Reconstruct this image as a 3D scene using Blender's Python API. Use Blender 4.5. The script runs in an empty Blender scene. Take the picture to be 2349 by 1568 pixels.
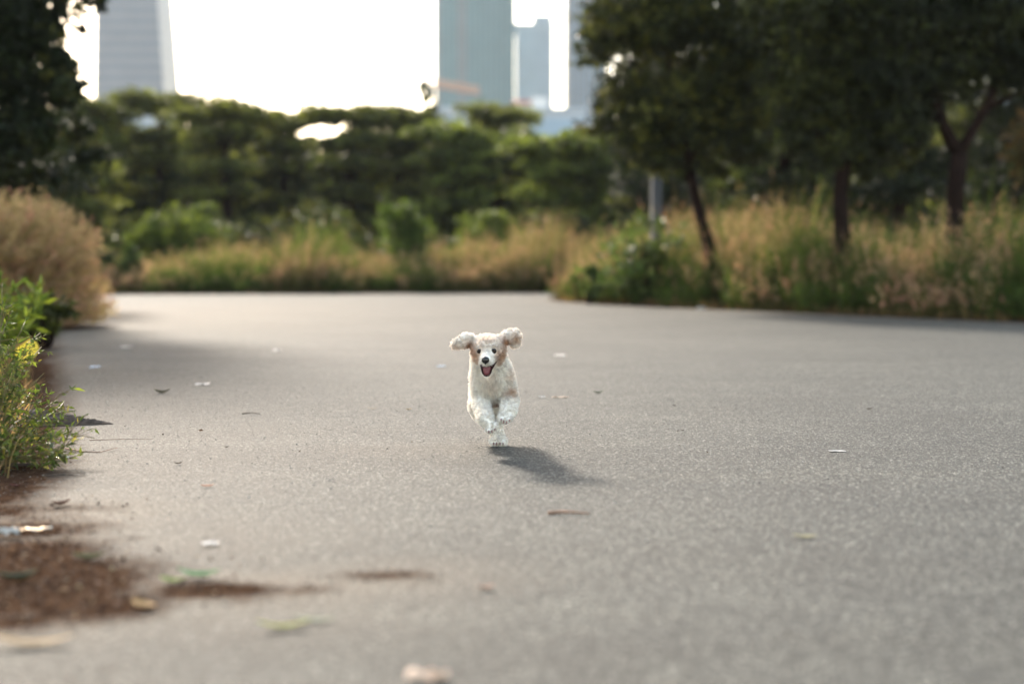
import bpy, math, random
import numpy as np
from math import radians, sin, cos, pi
from mathutils import Vector, kdtree

random.seed(11)
R = np.random.default_rng(7)
SC = bpy.context.scene
COL = SC.collection

# ------------------------------------------------------------------ camera
CAM_H = 0.557
PITCH = math.atan((341.5 - 265.0) / 1422.0)
FPX = 1422.2
cam_d = bpy.data.cameras.new("camera")
cam = bpy.data.objects.new("camera", cam_d)
COL.objects.link(cam)
cam.location = (0, 0, CAM_H)
cam.rotation_euler = (radians(90) - PITCH, 0, 0)
cam_d.lens = 50
cam_d.sensor_width = 36
cam_d.clip_start = 0.05
cam_d.clip_end = 6000
cam_d.dof.use_dof = True
cam_d.dof.focus_distance = 4.5
cam_d.dof.aperture_fstop = 1.55
SC.camera = cam

# ------------------------------------------------------------------ world, sun, exposure
SUN_EL = radians(30.0)
SUN_LEFT = radians(22.0)          # sun stands ahead of the camera, 22 degrees to the left
world = bpy.data.worlds.new("World")
SC.world = world
world.use_nodes = True
nt = world.node_tree
bg = nt.nodes["Background"]
sky = nt.nodes.new("ShaderNodeTexSky")
sky.sky_type = 'NISHITA'
sky.sun_disc = False
sky.sun_elevation = SUN_EL
sky.sun_rotation = -SUN_LEFT
sky.air_density = 1.0
sky.dust_density = 1.0
sky.ozone_density = 1.0
air = nt.nodes.new("ShaderNodeMix"); air.data_type = 'RGBA'; air.blend_type = 'MULTIPLY'
air.inputs[0].default_value = 1.0; air.inputs[7].default_value = (1.20, 1.0, .78, 1)      # warm city haze in the sky light
nt.links.new(sky.outputs[0], air.inputs[6]); nt.links.new(air.outputs[2], bg.inputs[0])
bg.inputs[1].default_value = 0.15
sun_d = bpy.data.lights.new("sun", 'SUN')
sun_d.energy = 2.0
sun_d.angle = radians(7)
sun_d.color = (1.0, 0.90, 0.78)
sun = bpy.data.objects.new("sun", sun_d)
COL.objects.link(sun)
to_sun = Vector((-sin(SUN_LEFT) * cos(SUN_EL), cos(SUN_LEFT) * cos(SUN_EL), sin(SUN_EL)))
sun.rotation_euler = to_sun.to_track_quat('Z', 'Y').to_euler()
SC.view_settings.view_transform = 'Standard'
SC.view_settings.look = 'None'
SC.view_settings.exposure = 2.25
SC.view_settings.gamma = 1.0
SC.cycles.use_denoising = True
SC.cycles.max_bounces = 8
SC.cycles.transparent_max_bounces = 8
SC.cycles.volume_bounces = 1
SC.cycles.sample_clamp_indirect = 6

# ------------------------------------------------------------------ placing helpers
def ray(px, py):
    u = (px - 512) / FPX
    v = (341.5 - py) / FPX
    d = np.array([u, cos(PITCH) + v * sin(PITCH), v * cos(PITCH) - sin(PITCH)])
    return d
def P(px, py, d):                 # point on the upright plane y = d
    r = ray(px, py)
    return np.array([0, 0, CAM_H]) + r * (d / r[1])
def G(px, py, z=0.0):             # point on the ground
    r = ray(px, py)
    return np.array([0, 0, CAM_H]) + r * ((z - CAM_H) / r[2])
K = 1024 / 2349.0                 # plan pixels of the study drawing
def PV(x, y, d): return P(x * K, y * K, d)
def GV(x, y, z=0.0): return G(x * K, y * K, z)

# ------------------------------------------------------------------ mesh builder
class MB:
    def __init__(s): s.v = []; s.q = []; s.c = []; s.n = 0
    def add(s, v, q, c=(.5, .5, .5)):
        v = np.asarray(v, float).reshape(-1, 3); q = np.asarray(q, int).reshape(-1, 4)
        c = np.asarray(c, float)
        if c.ndim == 1: c = np.tile(c, (len(v), 1))
        s.v.append(v); s.q.append(q + s.n); s.c.append(c); s.n += len(v)
        return s
    def box(s, x0, x1, y0, y1, z0, z1, c=(.5, .5, .5)):
        v = [(x0,y0,z0),(x1,y0,z0),(x1,y1,z0),(x0,y1,z0),(x0,y0,z1),(x1,y0,z1),(x1,y1,z1),(x0,y1,z1)]
        return s.add(v, [(0,3,2,1),(4,5,6,7),(0,1,5,4),(1,2,6,5),(2,3,7,6),(3,0,4,7)], c)
    def hexa(s, bot, top, c=(.5, .5, .5)):
        return s.add(list(bot) + list(top), [(0,3,2,1),(4,5,6,7),(0,1,5,4),(1,2,6,5),(2,3,7,6),(3,0,4,7)], c)
    def tube(s, pts, rad, c=(.5, .5, .5), seg=8, cap=True):
        pts = [np.asarray(p, float) for p in pts]; rad = list(rad)
        if cap:
            pts = [pts[0]] + pts + [pts[-1]]; rad = [1e-4] + rad + [1e-4]
        n = len(pts); vs = []
        prev = None
        for i in range(n):
            a = pts[max(i - 1, 0)]; b = pts[min(i + 1, n - 1)]
            t = b - a; L = np.linalg.norm(t)
            t = t / L if L > 1e-9 else np.array([0, 0, 1.])
            if prev is None:
                prev = np.cross(t, [0.3, 1, 0.1]); 
            u = prev - t * np.dot(prev, t)
            if np.linalg.norm(u) < 1e-6: u = np.cross(t, [1, 0.2, 0])
            u /= np.linalg.norm(u); w = np.cross(t, u); prev = u
            for k in range(seg):
                a_ = 2 * pi * k / seg
                vs.append(pts[i] + rad[i] * (cos(a_) * u + sin(a_) * w))
        q = [(i*seg+k, i*seg+(k+1)%seg, (i+1)*seg+(k+1)%seg, (i+1)*seg+k) for i in range(n-1) for k in range(seg)]
        if isinstance(c, (list, np.ndarray)) and len(c) == n: c = np.repeat(np.asarray(c), seg, axis=0)
        return s.add(vs, q, c)
    def ell(s, ctr, r, c=(.5, .5, .5), nu=14, nv=10, rot=None, jitter=0):
        vs = []
        for j in range(nv + 1):
            ph = pi * min(max(j / nv, 0.004), 0.996)
            for i in range(nu):
                th = 2 * pi * i / nu
                p = np.array([sin(ph)*cos(th), sin(ph)*sin(th), cos(ph)])
                if jitter: p = p * (1 + jitter * random.uniform(-1, 1))
                p = p * np.asarray(r)
                if rot is not None: p = rot @ p
                vs.append(p + ctr)
        q = [(j*nu+i, (j+1)*nu+i, (j+1)*nu+(i+1)%nu, j*nu+(i+1)%nu) for j in range(nv) for i in range(nu)]
        return s.add(vs, q, c)
    def build(s, name, mat, parent=None, smooth=False, loc=None):
        v = np.concatenate(s.v); q = np.concatenate(s.q); c = np.concatenate(s.c)
        if loc is not None: v = v - np.asarray(loc)
        me = bpy.data.meshes.new(name)
        me.vertices.add(len(v)); me.vertices.foreach_set("co", v.astype(np.float32).ravel())
        me.loops.add(len(q) * 4); me.loops.foreach_set("vertex_index", q.astype(np.int32).ravel())
        me.polygons.add(len(q))
        me.polygons.foreach_set("loop_start", np.arange(0, len(q) * 4, 4, dtype=np.int32))
        me.polygons.foreach_set("use_smooth", np.full(len(q), smooth))
        me.update(calc_edges=True)
        a = me.color_attributes.new("tint", 'FLOAT_COLOR', 'POINT')
        a.data.foreach_set("color", np.hstack([c, np.ones((len(c), 1))]).astype(np.float32).ravel())
        me.materials.append(mat)
        o = bpy.data.objects.new(name, me); COL.objects.link(o)
        if parent is not None: o.parent = parent
        elif loc is not None: o.location = loc
        return o

def tag(o, label=None, cat=None, group=None, kind=None):
    if label: o["label"] = label
    if cat: o["category"] = cat
    if group: o["group"] = group
    if kind: o["kind"] = kind
    return o
def empty(name, loc, label, cat, group=None):
    o = bpy.data.objects.new(name, None); COL.objects.link(o)
    o.location = loc; o.empty_display_size = 0.2
    return tag(o, label, cat, group)

# vectorised ribbons (grass blades, fur) and leaf cards
def unit(a): return a / (np.linalg.norm(a, axis=-1, keepdims=True) + 1e-9)
def ribbons(mb, rows, side, w, cols):
    """rows (L,N,3) centre line, side (N,3), w (L,N), cols (L,N,3)"""
    L, N = rows.shape[:2]
    a = rows - side[None] * w[..., None]; b = rows + side[None] * w[..., None]
    v = np.stack([a, b], 2)                       # L,N,2,3
    v = v.transpose(1, 0, 2, 3).reshape(-1, 3)    # per ribbon: L*2
    c = np.repeat(cols.transpose(1, 0, 2)[:, :, None, :], 2, axis=2).reshape(-1, 3)
    base = (np.arange(N) * L * 2)[:, None]
    l = np.arange(L - 1)[None] * 2
    q = np.stack([base + l, base + l + 1, base + l + 3, base + l + 2], -1).reshape(-1, 4)
    mb.add(v, q, c)
def leaves(mb, p, d, n, L, W, col):
    """rhombic leaves: p base, d direction, n normal"""
    d = unit(d); s = unit(np.cross(d, n)); nn = np.cross(s, d)
    L = np.broadcast_to(L, (len(p),))[:, None]; W = np.broadcast_to(W, (len(p),))[:, None]
    m = p + d * L * .45 + nn * L * .06
    v = np.stack([p, m + s * W * .5, p + d * L - nn * L * .05, m - s * W * .5], 1).reshape(-1, 3)
    q = (np.arange(len(p)) * 4)[:, None] + np.arange(4)[None]
    mb.add(v, q, np.repeat(col, 4, axis=0))
def rdir(n, up=0.0):
    v = R.normal(size=(n, 3)); v = unit(v); v[:, 2] += up
    return unit(v)
def varied(c, n, amt=.25, hue=.08):
    c = np.asarray(c, float)
    k = np.exp(R.normal(0, amt, (n, 1))); h = 1 + R.normal(0, hue, (n, 3))
    return np.clip(c[None] * k * h, 0.002, .95)

# ------------------------------------------------------------------ materials
def newmat(name):
    m = bpy.data.materials.new(name); m.use_nodes = True
    return m, m.node_tree, m.node_tree.nodes["Principled BSDF"]
def N(nt, t, **kw):
    n = nt.nodes.new(t)
    for k, v in kw.items(): setattr(n, k, v)
    return n
def ramp(nt, stops, src):
    r = N(nt, "ShaderNodeValToRGB"); e = r.color_ramp.elements
    while len(e) < len(stops): e.new(.5)
    for el, (p, c) in zip(e, stops):
        el.position = p; el.color = (*c, 1) if len(c) == 3 else c
    nt.links.new(src, r.inputs[0]); return r
def simple(name, col, rough=.6, noise=.15, scale=8, metallic=0., spec=.5, bump=0.0):
    m, nt, b = newmat(name)
    tc = N(nt, "ShaderNodeTexCoord"); nz = N(nt, "ShaderNodeTexNoise"); nz.inputs["Scale"].default_value = scale
    nz.inputs["Detail"].default_value = 4
    nt.links.new(tc.outputs["Object"], nz.inputs["Vector"])
    c = np.array(col)
    r = ramp(nt, [(.3, tuple(c * (1 - noise))), (.7, tuple(np.minimum(c * (1 + noise), 1)))], nz.outputs[0])
    nt.links.new(r.outputs[0], b.inputs["Base Color"])
    b.inputs["Roughness"].default_value = rough; b.inputs["Metallic"].default_value = metallic
    b.inputs["Specular IOR Level"].default_value = spec
    if bump:
        bp = N(nt, "ShaderNodeBump"); bp.inputs["Strength"].default_value = bump
        nt.links.new(nz.outputs[0], bp.inputs["Height"]); nt.links.new(bp.outputs[0], b.inputs["Normal"])
    return m
def leafmat(name, trans=.45, rough=.5, spec=.3, gain=1.3, gb=.6):
    """colour comes from the plant's own tint attribute; part of the light passes through"""
    m, nt, b = newmat(name)
    at = N(nt, "ShaderNodeAttribute", attribute_name="tint")
    nz = N(nt, "ShaderNodeTexNoise"); nz.inputs["Scale"].default_value = 30
    mul = N(nt, "ShaderNodeMix", data_type='RGBA', blend_type='MULTIPLY'); mul.inputs[0].default_value = .35
    nt.links.new(at.outputs[0], mul.inputs[6]); nt.links.new(nz.outputs[0], mul.inputs[7])
    nt.links.new(mul.outputs[2], b.inputs["Base Color"])
    b.inputs["Roughness"].default_value = rough; b.inputs["Specular IOR Level"].default_value = spec
    tr = N(nt, "ShaderNodeBsdfTranslucent")
    g = N(nt, "ShaderNodeMix", data_type='RGBA', blend_type='MULTIPLY'); g.inputs[0].default_value = 1
    g.inputs[7].default_value = (gain, gain, gain * gb, 1)
    nt.links.new(at.outputs[0], g.inputs[6]); nt.links.new(g.outputs[2], tr.inputs[0])
    mx = N(nt, "ShaderNodeMixShader"); mx.inputs[0].default_value = trans
    nt.links.new(b.outputs[0], mx.inputs[1]); nt.links.new(tr.outputs[0], mx.inputs[2])
    nt.links.new(mx.outputs[0], nt.nodes["Material Output"].inputs[0])
    return m
def tintmat(name, rough=.7, spec=.3, sss=0):
    m, nt, b = newmat(name)
    at = N(nt, "ShaderNodeAttribute", attribute_name="tint")
    nz = N(nt, "ShaderNodeTexNoise"); nz.inputs["Scale"].default_value = 40; nz.inputs["Detail"].default_value = 4
    mul = N(nt, "ShaderNodeMix", data_type='RGBA', blend_type='MULTIPLY'); mul.inputs[0].default_value = .4
    nt.links.new(at.outputs[0], mul.inputs[6]); nt.links.new(nz.outputs[0], mul.inputs[7])
    nt.links.new(mul.outputs[2], b.inputs["Base Color"])
    b.inputs["Roughness"].default_value = rough; b.inputs["Specular IOR Level"].default_value = spec
    return m
M_LEAF = leafmat("leaf_tissue")
M_TREELEAF = leafmat("tree_leaf_tissue", trans=.32, gain=1.1)
M_GRASS = leafmat("grass_tissue", trans=.45, spec=.15, rough=.7, gain=1.08, gb=.75)
M_DRY = tintmat("dry_litter", rough=.85, spec=.2)
M_BARK = simple("bark", (.013, .0075, .006), rough=.95, noise=.5, scale=9, bump=.6, spec=.04)
M_POLE = simple("galvanised_steel", (.055, .057, .06), rough=.7, metallic=.3, scale=3)

# asphalt that turns to dusty soil where the attribute "soil" says so
def ground_mat(name, is_road):
    m, nt, b = newmat(name)
    L = nt.links
    tc = N(nt, "ShaderNodeTexCoord")
    def noise(s, d=3, r=.55):
        n = N(nt, "ShaderNodeTexNoise"); n.inputs["Scale"].default_value = s; n.inputs["Detail"].default_value = d
        n.inputs["Roughness"].default_value = r
        L.new(tc.outputs["Object"], n.inputs["Vector"]); return n
    def mixc(bt, f, a, bb):
        x = N(nt, "ShaderNodeMix", data_type='RGBA', blend_type=bt)
        if isinstance(f, float): x.inputs[0].default_value = f
        else: L.new(f, x.inputs[0])
        for i, s in ((6, a), (7, bb)):
            if isinstance(s, tuple): x.inputs[i].default_value = (*s, 1)
            else: L.new(s, x.inputs[i])
        return x.outputs[2]
    def math_(op, a, bb=0.5):
        x = N(nt, "ShaderNodeMath", operation=op)
        for i, s in enumerate((a, bb)):
            if isinstance(s, (int, float)): x.inputs[i].default_value = s
            else: L.new(s, x.inputs[i])
        return x.outputs[0]
    vo = N(nt, "ShaderNodeTexVoronoi"); vo.inputs["Scale"].default_value = 210
    L.new(tc.outputs["Object"], vo.inputs["Vector"])
    vb = N(nt, "ShaderNodeTexVoronoi"); vb.inputs["Scale"].default_value = 110
    L.new(tc.outputs["Object"], vb.inputs["Vector"])
    sep = N(nt, "ShaderNodeSeparateColor"); L.new(vo.outputs["Color"], sep.inputs[0])
    sep2 = N(nt, "ShaderNodeSeparateColor"); L.new(vb.outputs["Color"], sep2.inputs[0])
    stone = ramp(nt, [(0, (.008, .008, .008)), (.4, (.026, .026, .024)), (.7, (.060, .060, .055)), (.88, (.165, .163, .148)), (1, (.46, .44, .39))], sep.outputs[0])
    stone2 = ramp(nt, [(0, (.036, .036, .032)), (.6, (.066, .065, .059)), (1, (.12, .118, .106))], sep2.outputs[1])
    c = mixc('MIX', .3, stone.outputs[0], stone2.outputs[0])
    big = noise(.55, 5); r1 = ramp(nt, [(.3, (.595, .625, .62)), (.7, (.855, .885, .85))], big.outputs[0])
    c = mixc('MULTIPLY', 1.0, c, r1.outputs[0])
    mid = noise(6, 5, .7); r2 = ramp(nt, [(.3, (.85, .85, .86)), (.7, (1.1, 1.09, 1.07))], mid.outputs[0])
    c = mixc('MULTIPLY', 1.0, c, r2.outputs[0])
    mp = N(nt, "ShaderNodeMapping"); mp.inputs["Scale"].default_value = (.35, 1.6, 1)
    L.new(tc.outputs["Object"], mp.inputs[0]); st = noise(1.3, 6, .65); L.new(mp.outputs[0], st.inputs["Vector"])
    r3 = ramp(nt, [(.35, (.84, .83, .82)), (.55, (1, 1, 1)), (.7, (1.14, 1.12, 1.07))], st.outputs[0])
    c = mixc('MULTIPLY', 1.0, c, r3.outputs[0])
    # soil
    sn = noise(35, 6, .75)
    soil = ramp(nt, [(.3, (.018, .010, .0065)), (.52, (.050, .029, .018)), (.74, (.14, .09, .055))], sn.outputs[0])
    at = N(nt, "ShaderNodeAttribute", attribute_name="tint"); sa = N(nt, "ShaderNodeSeparateColor"); L.new(at.outputs[0], sa.inputs[0])
    # red = earth cover, green = pale dust film
    fn = noise(14, 7, .8)
    e = math_('ADD', sa.outputs[0], math_('MULTIPLY', math_('SUBTRACT', fn.outputs[0], .5), .9))
    mask = ramp(nt, [(.36, (0, 0, 0)), (.80, (1, 1, 1))], e)
    film = math_('MULTIPLY', sa.outputs[1], math_('ADD', fn.outputs[0], .2))
    c = mixc('MIX', film, c, (.138, .104, .070))
    if is_road: c = mixc('MIX', mask.outputs[0], c, soil.outputs[0])
    else: c = soil.outputs[0]
    L.new(c, b.inputs["Base Color"])
    rr = math_('ADD', math_('MULTIPLY', mask.outputs[0], .12), .82)
    L.new(rr, b.inputs["Roughness"])
    L.new(math_("MULTIPLY", math_("SUBTRACT", 1.0, mask.outputs[0]), .25), b.inputs["Specular IOR Level"])
    h = math_('ADD', math_('MULTIPLY', vo.outputs["Distance"], 1.0), math_('MULTIPLY', vb.outputs["Distance"], .8))
    bp = N(nt, "ShaderNodeBump"); bp.inputs["Strength"].default_value = .55; bp.inputs["Distance"].default_value = .004
    L.new(h, bp.inputs["Height"]); L.new(bp.outputs[0], b.inputs["Normal"])
    return m
M_ROAD = ground_mat("weathered_asphalt", True)
M_SOIL = ground_mat("dry_soil", False)

# ------------------------------------------------------------------ ground and road
xs = np.concatenate([np.linspace(-1800, -60, 12), np.linspace(-58, 58, 60), np.linspace(60, 1800, 12)])
ys = np.concatenate([np.linspace(-300, -12, 5), np.linspace(-10, 60, 36), np.linspace(62, 2200, 14)])
def grid(xs, ys, zf):
    X, Y = np.meshgrid(xs, ys, indexing='ij')
    v = np.stack([X, Y, zf(X, Y)], -1).reshape(-1, 3)
    nx, ny = len(xs), len(ys)
    i, j = np.meshgrid(np.arange(nx - 1), np.arange(ny - 1), indexing='ij')
    a = (i * ny + j).ravel()
    return v, np.stack([a, a + ny, a + ny + 1, a + 1], 1)
v, q = grid(xs, ys, lambda X, Y: X * 0 - .004)
tag(MB().add(v, q, (1, 0, 0)).build("ground", M_SOIL), "dry brown soil under the grass and trees", kind="structure")

ROAD = np.array([(-1.22,-4),(-1.25,2.5),(-1.33,3.6),(-1.75,5.0),(-2.6,7.6),(-3.75,11.0),(-4.25,12.6),(-4.9,15),(-6.8,19.5),(-13,24.2),(-32,25),
                 (-32,29.5),(-14,28.6),(-7,27.6),(2,28.9),(12,29.4),(32,28),(32,25),(8,26.2),(2.6,25.6),(1.1,24.6),(.7,23.2),(.95,21.6),(2.2,18.8),
                 (5.0,14.0),(7.6,10.0),(10,6),(13,-4)])
def sdist(p, poly):
    """signed distance to the polygon, negative inside"""
    p = np.asarray(p); a = poly; b = np.roll(poly, -1, 0)
    best = np.full(len(p), 1e9); inside = np.zeros(len(p), bool)
    for A, B in zip(a, b):
        e = B - A; w = p - A
        t = np.clip((w @ e) / (e @ e), 0, 1)
        best = np.minimum(best, np.linalg.norm(w - t[:, None] * e, axis=1))
        cond = (A[1] <= p[:, 1]) != (B[1] <= p[:, 1])
        with np.errstate(divide='ignore', invalid='ignore'):
            xi = A[0] + (p[:, 1] - A[1]) * e[0] / (e[1] if e[1] else 1e-9)
        inside ^= cond & (p[:, 0] < xi)
    return np.where(inside, -best, best)
PATCH_GAIN = 1.25
xs = np.unique(np.concatenate([np.arange(-32, -2.4, .3), np.arange(-2.4, 1.5, .04), np.arange(1.5, 13, .3), np.arange(13, 32.1, .6)]))
ys = np.unique(np.concatenate([np.arange(-4, 1.5, .3), np.arange(1.5, 6, .04), np.arange(6, 30, .2)]))
v, q = grid(xs, ys, lambda X, Y: X * 0)
sd = sdist(v[:, :2], ROAD)
keep = (sd[q] < .25).all(1)
q = q[keep]
# earth and dust patches: study-drawing coordinates of their centres and half widths, turned into ground ellipses
PATCH = [(90, 1345, 260, 75, 1.0), (250, 1390, 170, 45, .8), (480, 1352, 175, 22, .9), (690, 1352, 110, 16, .6), (880, 1318, 150, 15, .66), (1010, 1345, 120, 10, .4), (230, 1300, 260, 30, .6), (150, 1165, 200, 16, .5),
         (560, 1375, 120, 20, .45), (60, 1290, 200, 40, .8), (20, 1420, 240, 40, .7), (60, 1215, 220, 30, .72), (60, 1265, 200, 40, .85), (150, 1300, 260, 36, .75), (20, 1170, 120, 26, .7), (300, 1235, 60, 10, .5), (250, 1200, 120, 10, .4),
         (60, 1070, 90, 14, .7), (60, 1190, 190, 26, .55), (10, 1130, 110, 30, .5), (190, 968, 60, 10, .4), (200, 1540, 90, 20, .4),
         (240, 722, 90, 14, .5), (150, 752, 90, 9, .8)]
FILM = [(60, 1200, 280, 80, .9), (60, 1400, 420, 80, .55), (560, 1345, 420, 45, .7), (420, 725, 420, 45, .4), (300, 1240, 500, 90, .35), (900, 1325, 260, 50, .5), (300, 1010, 420, 60, .22), (900, 1030, 260, 20, .2),
        (600, 1380, 400, 80, .4), (150, 760, 200, 30, .5)]
def patches(lst, p):
    out = np.zeros(len(p))
    for x, y, rx, ry, a in lst:
        c = GV(x, y); ex = GV(x + rx, y)[0] - c[0]; ey = (GV(x, y - ry)[1] - GV(x, y + ry)[1]) / 2
        d2 = ((p[:, 0] - c[0]) / ex) ** 2 + ((p[:, 1] - c[1]) / ey) ** 2
        out = np.maximum(out, a * np.exp(-d2 * .8))
    return out
edge = np.clip(1.0 + sd / .35, 0, 1)
soil = np.maximum(patches(PATCH, v) * PATCH_GAIN, edge * 1.2)
film = np.maximum(patches(FILM, v), .5 * np.exp(-np.maximum(-sd, 0) / .5))
used = np.unique(q); remap = np.full(len(v), -1); remap[used] = np.arange(len(used))
o = MB().add(v[used], remap[q], np.stack([soil, film, film * 0], 1)[used]).build("road", M_ROAD)
tag(o, "wide weathered grey asphalt road bending away to the left", kind="structure")
def soil_at(p): return patches(PATCH, p)

# leaf and twig crumbs that lie on the earth patches (nobody could count them)
n = 170000
p = np.stack([R.uniform(-2.0, .6, n), R.uniform(1.7, 5.2, n), np.zeros(n)], 1)
w = patches(PATCH, p) ** 2.2 * .9 + .0006
p = p[R.random(n) < w]; n = len(p)
p[:, 2] = R.uniform(.001, .008, n)
sz = np.exp(R.normal(np.log(.0038), .45, n))
fc = np.array([(.060, .028, .016), (.12, .06, .032), (.03, .015, .010), (.36, .25, .14)])[R.choice(4, n, p=[.42, .3, .22, .06])] * R.uniform(.7, 1.3, (n, 1))
mb = MB(); d = rdir(n); d[:, 2] *= .35
leaves(mb, p, d, rdir(n, 1.2), sz * 1.6, sz * .8, fc)
tag(mb.build("leaf_litter", M_DRY), "brown crumbled leaf litter lying on the asphalt at lower left", "leaf litter", kind="stuff")
# coarse grit over the road near the focus
n = 26000
p = np.stack([R.uniform(-2.3, 3.2, n), R.uniform(2.0, 8.5, n), np.full(n, .0005)], 1)
p = p[sdist(p[:, :2], ROAD) < -.02]; n = len(p)
sz = np.exp(R.normal(np.log(.0011), .35, n)) 
gc = np.array([(.26, .25, .22), (.09, .085, .08), (.4, .37, .33)])[R.choice(3, n, p=[.6, .25, .15])] * R.uniform(.7, 1.2, (n, 1))
mb = MB()
base = np.array([(-1,-1,0),(1,-1,0),(1,1,0),(-1,1,0),(-.5,-.5,1),(.6,-.5,1),(.5,.6,1),(-.6,.5,1)], float)
vv = base[None] * sz[:, None, None] * np.array([1, 1, .75]) * R.uniform(.6, 1.3, (n, 8, 1))
an = R.uniform(0, 2*pi, n); ca, sa = np.cos(an)[:, None], np.sin(an)[:, None]
vv = np.stack([vv[..., 0]*ca - vv[..., 1]*sa, vv[..., 0]*sa + vv[..., 1]*ca, vv[..., 2]], -1) + p[:, None]
fq = np.array([(4,5,6,7),(0,1,5,4),(1,2,6,5),(2,3,7,6),(3,0,4,7)])
mb.add(vv.reshape(-1, 3), ((np.arange(n)*8)[:, None, None] + fq[None]).reshape(-1, 4), np.repeat(gc, 8, 0))
tag(mb.build("gravel", M_DRY), "loose fine grit and chippings over the asphalt", "gravel", kind="stuff")

# ------------------------------------------------------------------ grass builders
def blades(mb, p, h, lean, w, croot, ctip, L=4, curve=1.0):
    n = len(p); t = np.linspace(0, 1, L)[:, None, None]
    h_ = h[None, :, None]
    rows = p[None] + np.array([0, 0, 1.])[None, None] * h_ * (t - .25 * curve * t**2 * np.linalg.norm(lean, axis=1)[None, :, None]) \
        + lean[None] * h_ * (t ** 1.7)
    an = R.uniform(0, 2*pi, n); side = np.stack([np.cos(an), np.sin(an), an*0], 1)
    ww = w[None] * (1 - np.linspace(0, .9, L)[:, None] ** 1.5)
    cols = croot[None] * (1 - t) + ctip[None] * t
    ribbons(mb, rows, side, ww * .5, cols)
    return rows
def plumes(mb, tops, dirs, size, col, k=10):
    n = len(tops)
    i = np.repeat(np.arange(n), k)
    t = R.random(len(i))
    p = tops[i] - dirs[i] * (t * size[i])[:, None] + R.normal(0, .012, (len(i), 3))
    d = unit(dirs[i] * .8 + R.normal(0, .45, (len(i), 3)))
    leaves(mb, p, d, rdir(len(i)), R.uniform(.03, .07, len(i)), R.uniform(.008, .016, len(i)), np.clip(col[i] * R.uniform(.7, 1.3, (len(i), 1)), 0, .9))
TAN = .9 * np.array([.52, .345, .22]); TANDARK = np.array([.15, .10, .05]); PINK = np.array([.54, .28, .21])
GRN = np.array([.055, .08, .018]); GRNL = np.array([.115, .165, .027]); STRAW = .88 * np.array([.21, .165, .065])

def grass_bank(name, label, sampler, n_clump, hfun, dens=46, tanfrac=.6, seed=1, scale_w=1.0):
    """sampler(n) gives clump positions; hfun(p) the height there"""
    mb = MB()
    c = sampler(n_clump); nc = len(c)
    H = hfun(c) * np.where(R.random(nc) < .12, R.uniform(1.1, 1.4, nc), R.uniform(.6, 1.15, nc))
    isg = R.random(nc) > tanfrac
    # low-frequency choice of kind so colours form patches
    ph = np.sin(c[:, 0] * 1.7 + seed) * np.cos(c[:, 1] * 1.3 + seed * 2) + .6 * np.sin(c[:, 0] * .6 + 2.1 * seed)
    isg = (ph + R.normal(0, .55, nc)) > (tanfrac - .35) * 2
    i = np.repeat(np.arange(nc), dens); n = len(i)
    rad = R.uniform(.05, .22, nc)[i] * np.sqrt(R.random(n)); an = R.uniform(0, 2*pi, n)
    p = np.stack([c[i, 0] + rad*np.cos(an), c[i, 1] + rad*np.sin(an), np.full(n, -.004)], 1)
    h = H[i] * R.uniform(.45, 1.12, n)
    lean = np.stack([np.cos(an), np.sin(an), an*0], 1) * (R.uniform(.05, .55, n) * (.4 + rad * 4))[:, None] + np.array([.06, -.02, 0])
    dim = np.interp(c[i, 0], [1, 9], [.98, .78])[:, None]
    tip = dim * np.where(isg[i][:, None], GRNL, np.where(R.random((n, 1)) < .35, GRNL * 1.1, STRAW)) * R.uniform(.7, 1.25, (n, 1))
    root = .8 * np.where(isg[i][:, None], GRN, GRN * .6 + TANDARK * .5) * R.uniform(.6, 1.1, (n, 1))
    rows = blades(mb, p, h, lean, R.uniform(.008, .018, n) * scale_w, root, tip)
    # plumes on tan clumps
    sel = np.where((~isg[i] & (R.random(n) < .46)) | (isg[i] & (R.random(n) < .10)))[0]
    tops = rows[-1][sel]; dirs = unit(rows[-1][sel] - rows[-2][sel])
    pc = np.where(R.random((len(sel), 1)) < .3, PINK, TAN) * R.uniform(.75, 1.25, (len(sel), 1))
    plumes(mb, tops, dirs, h[sel] * .3, pc, k=9)
    # broad leaves low in the green clumps
    j = np.where(isg)[0]; k = 170; ii = np.repeat(j, k)
    u = rdir(len(ii)); rr = R.random(len(ii)) ** .4
    pp = np.stack([c[ii, 0] + u[:, 0]*rr*.28, c[ii, 1] + u[:, 1]*rr*.28, H[ii]*(.42 + .42*u[:, 2]*rr)], 1)
    leaves(mb, pp, rdir(len(ii), .3), rdir(len(ii), .6), R.uniform(.04, .09, len(ii)), R.uniform(.02, .045, len(ii)), varied(GRN * 1.0, len(ii), .3, .12))
    return tag(mb.build(name, M_GRASS), label, "grass", kind="stuff")

def in_bank(n, x0, x1, y0, y1, f):
    out = []
    while sum(map(len, out)) < n:
        p = np.stack([R.uniform(x0, x1, n), R.uniform(y0, y1, n)], 1)
        out.append(p[f(p)])
    return np.concatenate(out)[:n]
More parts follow.
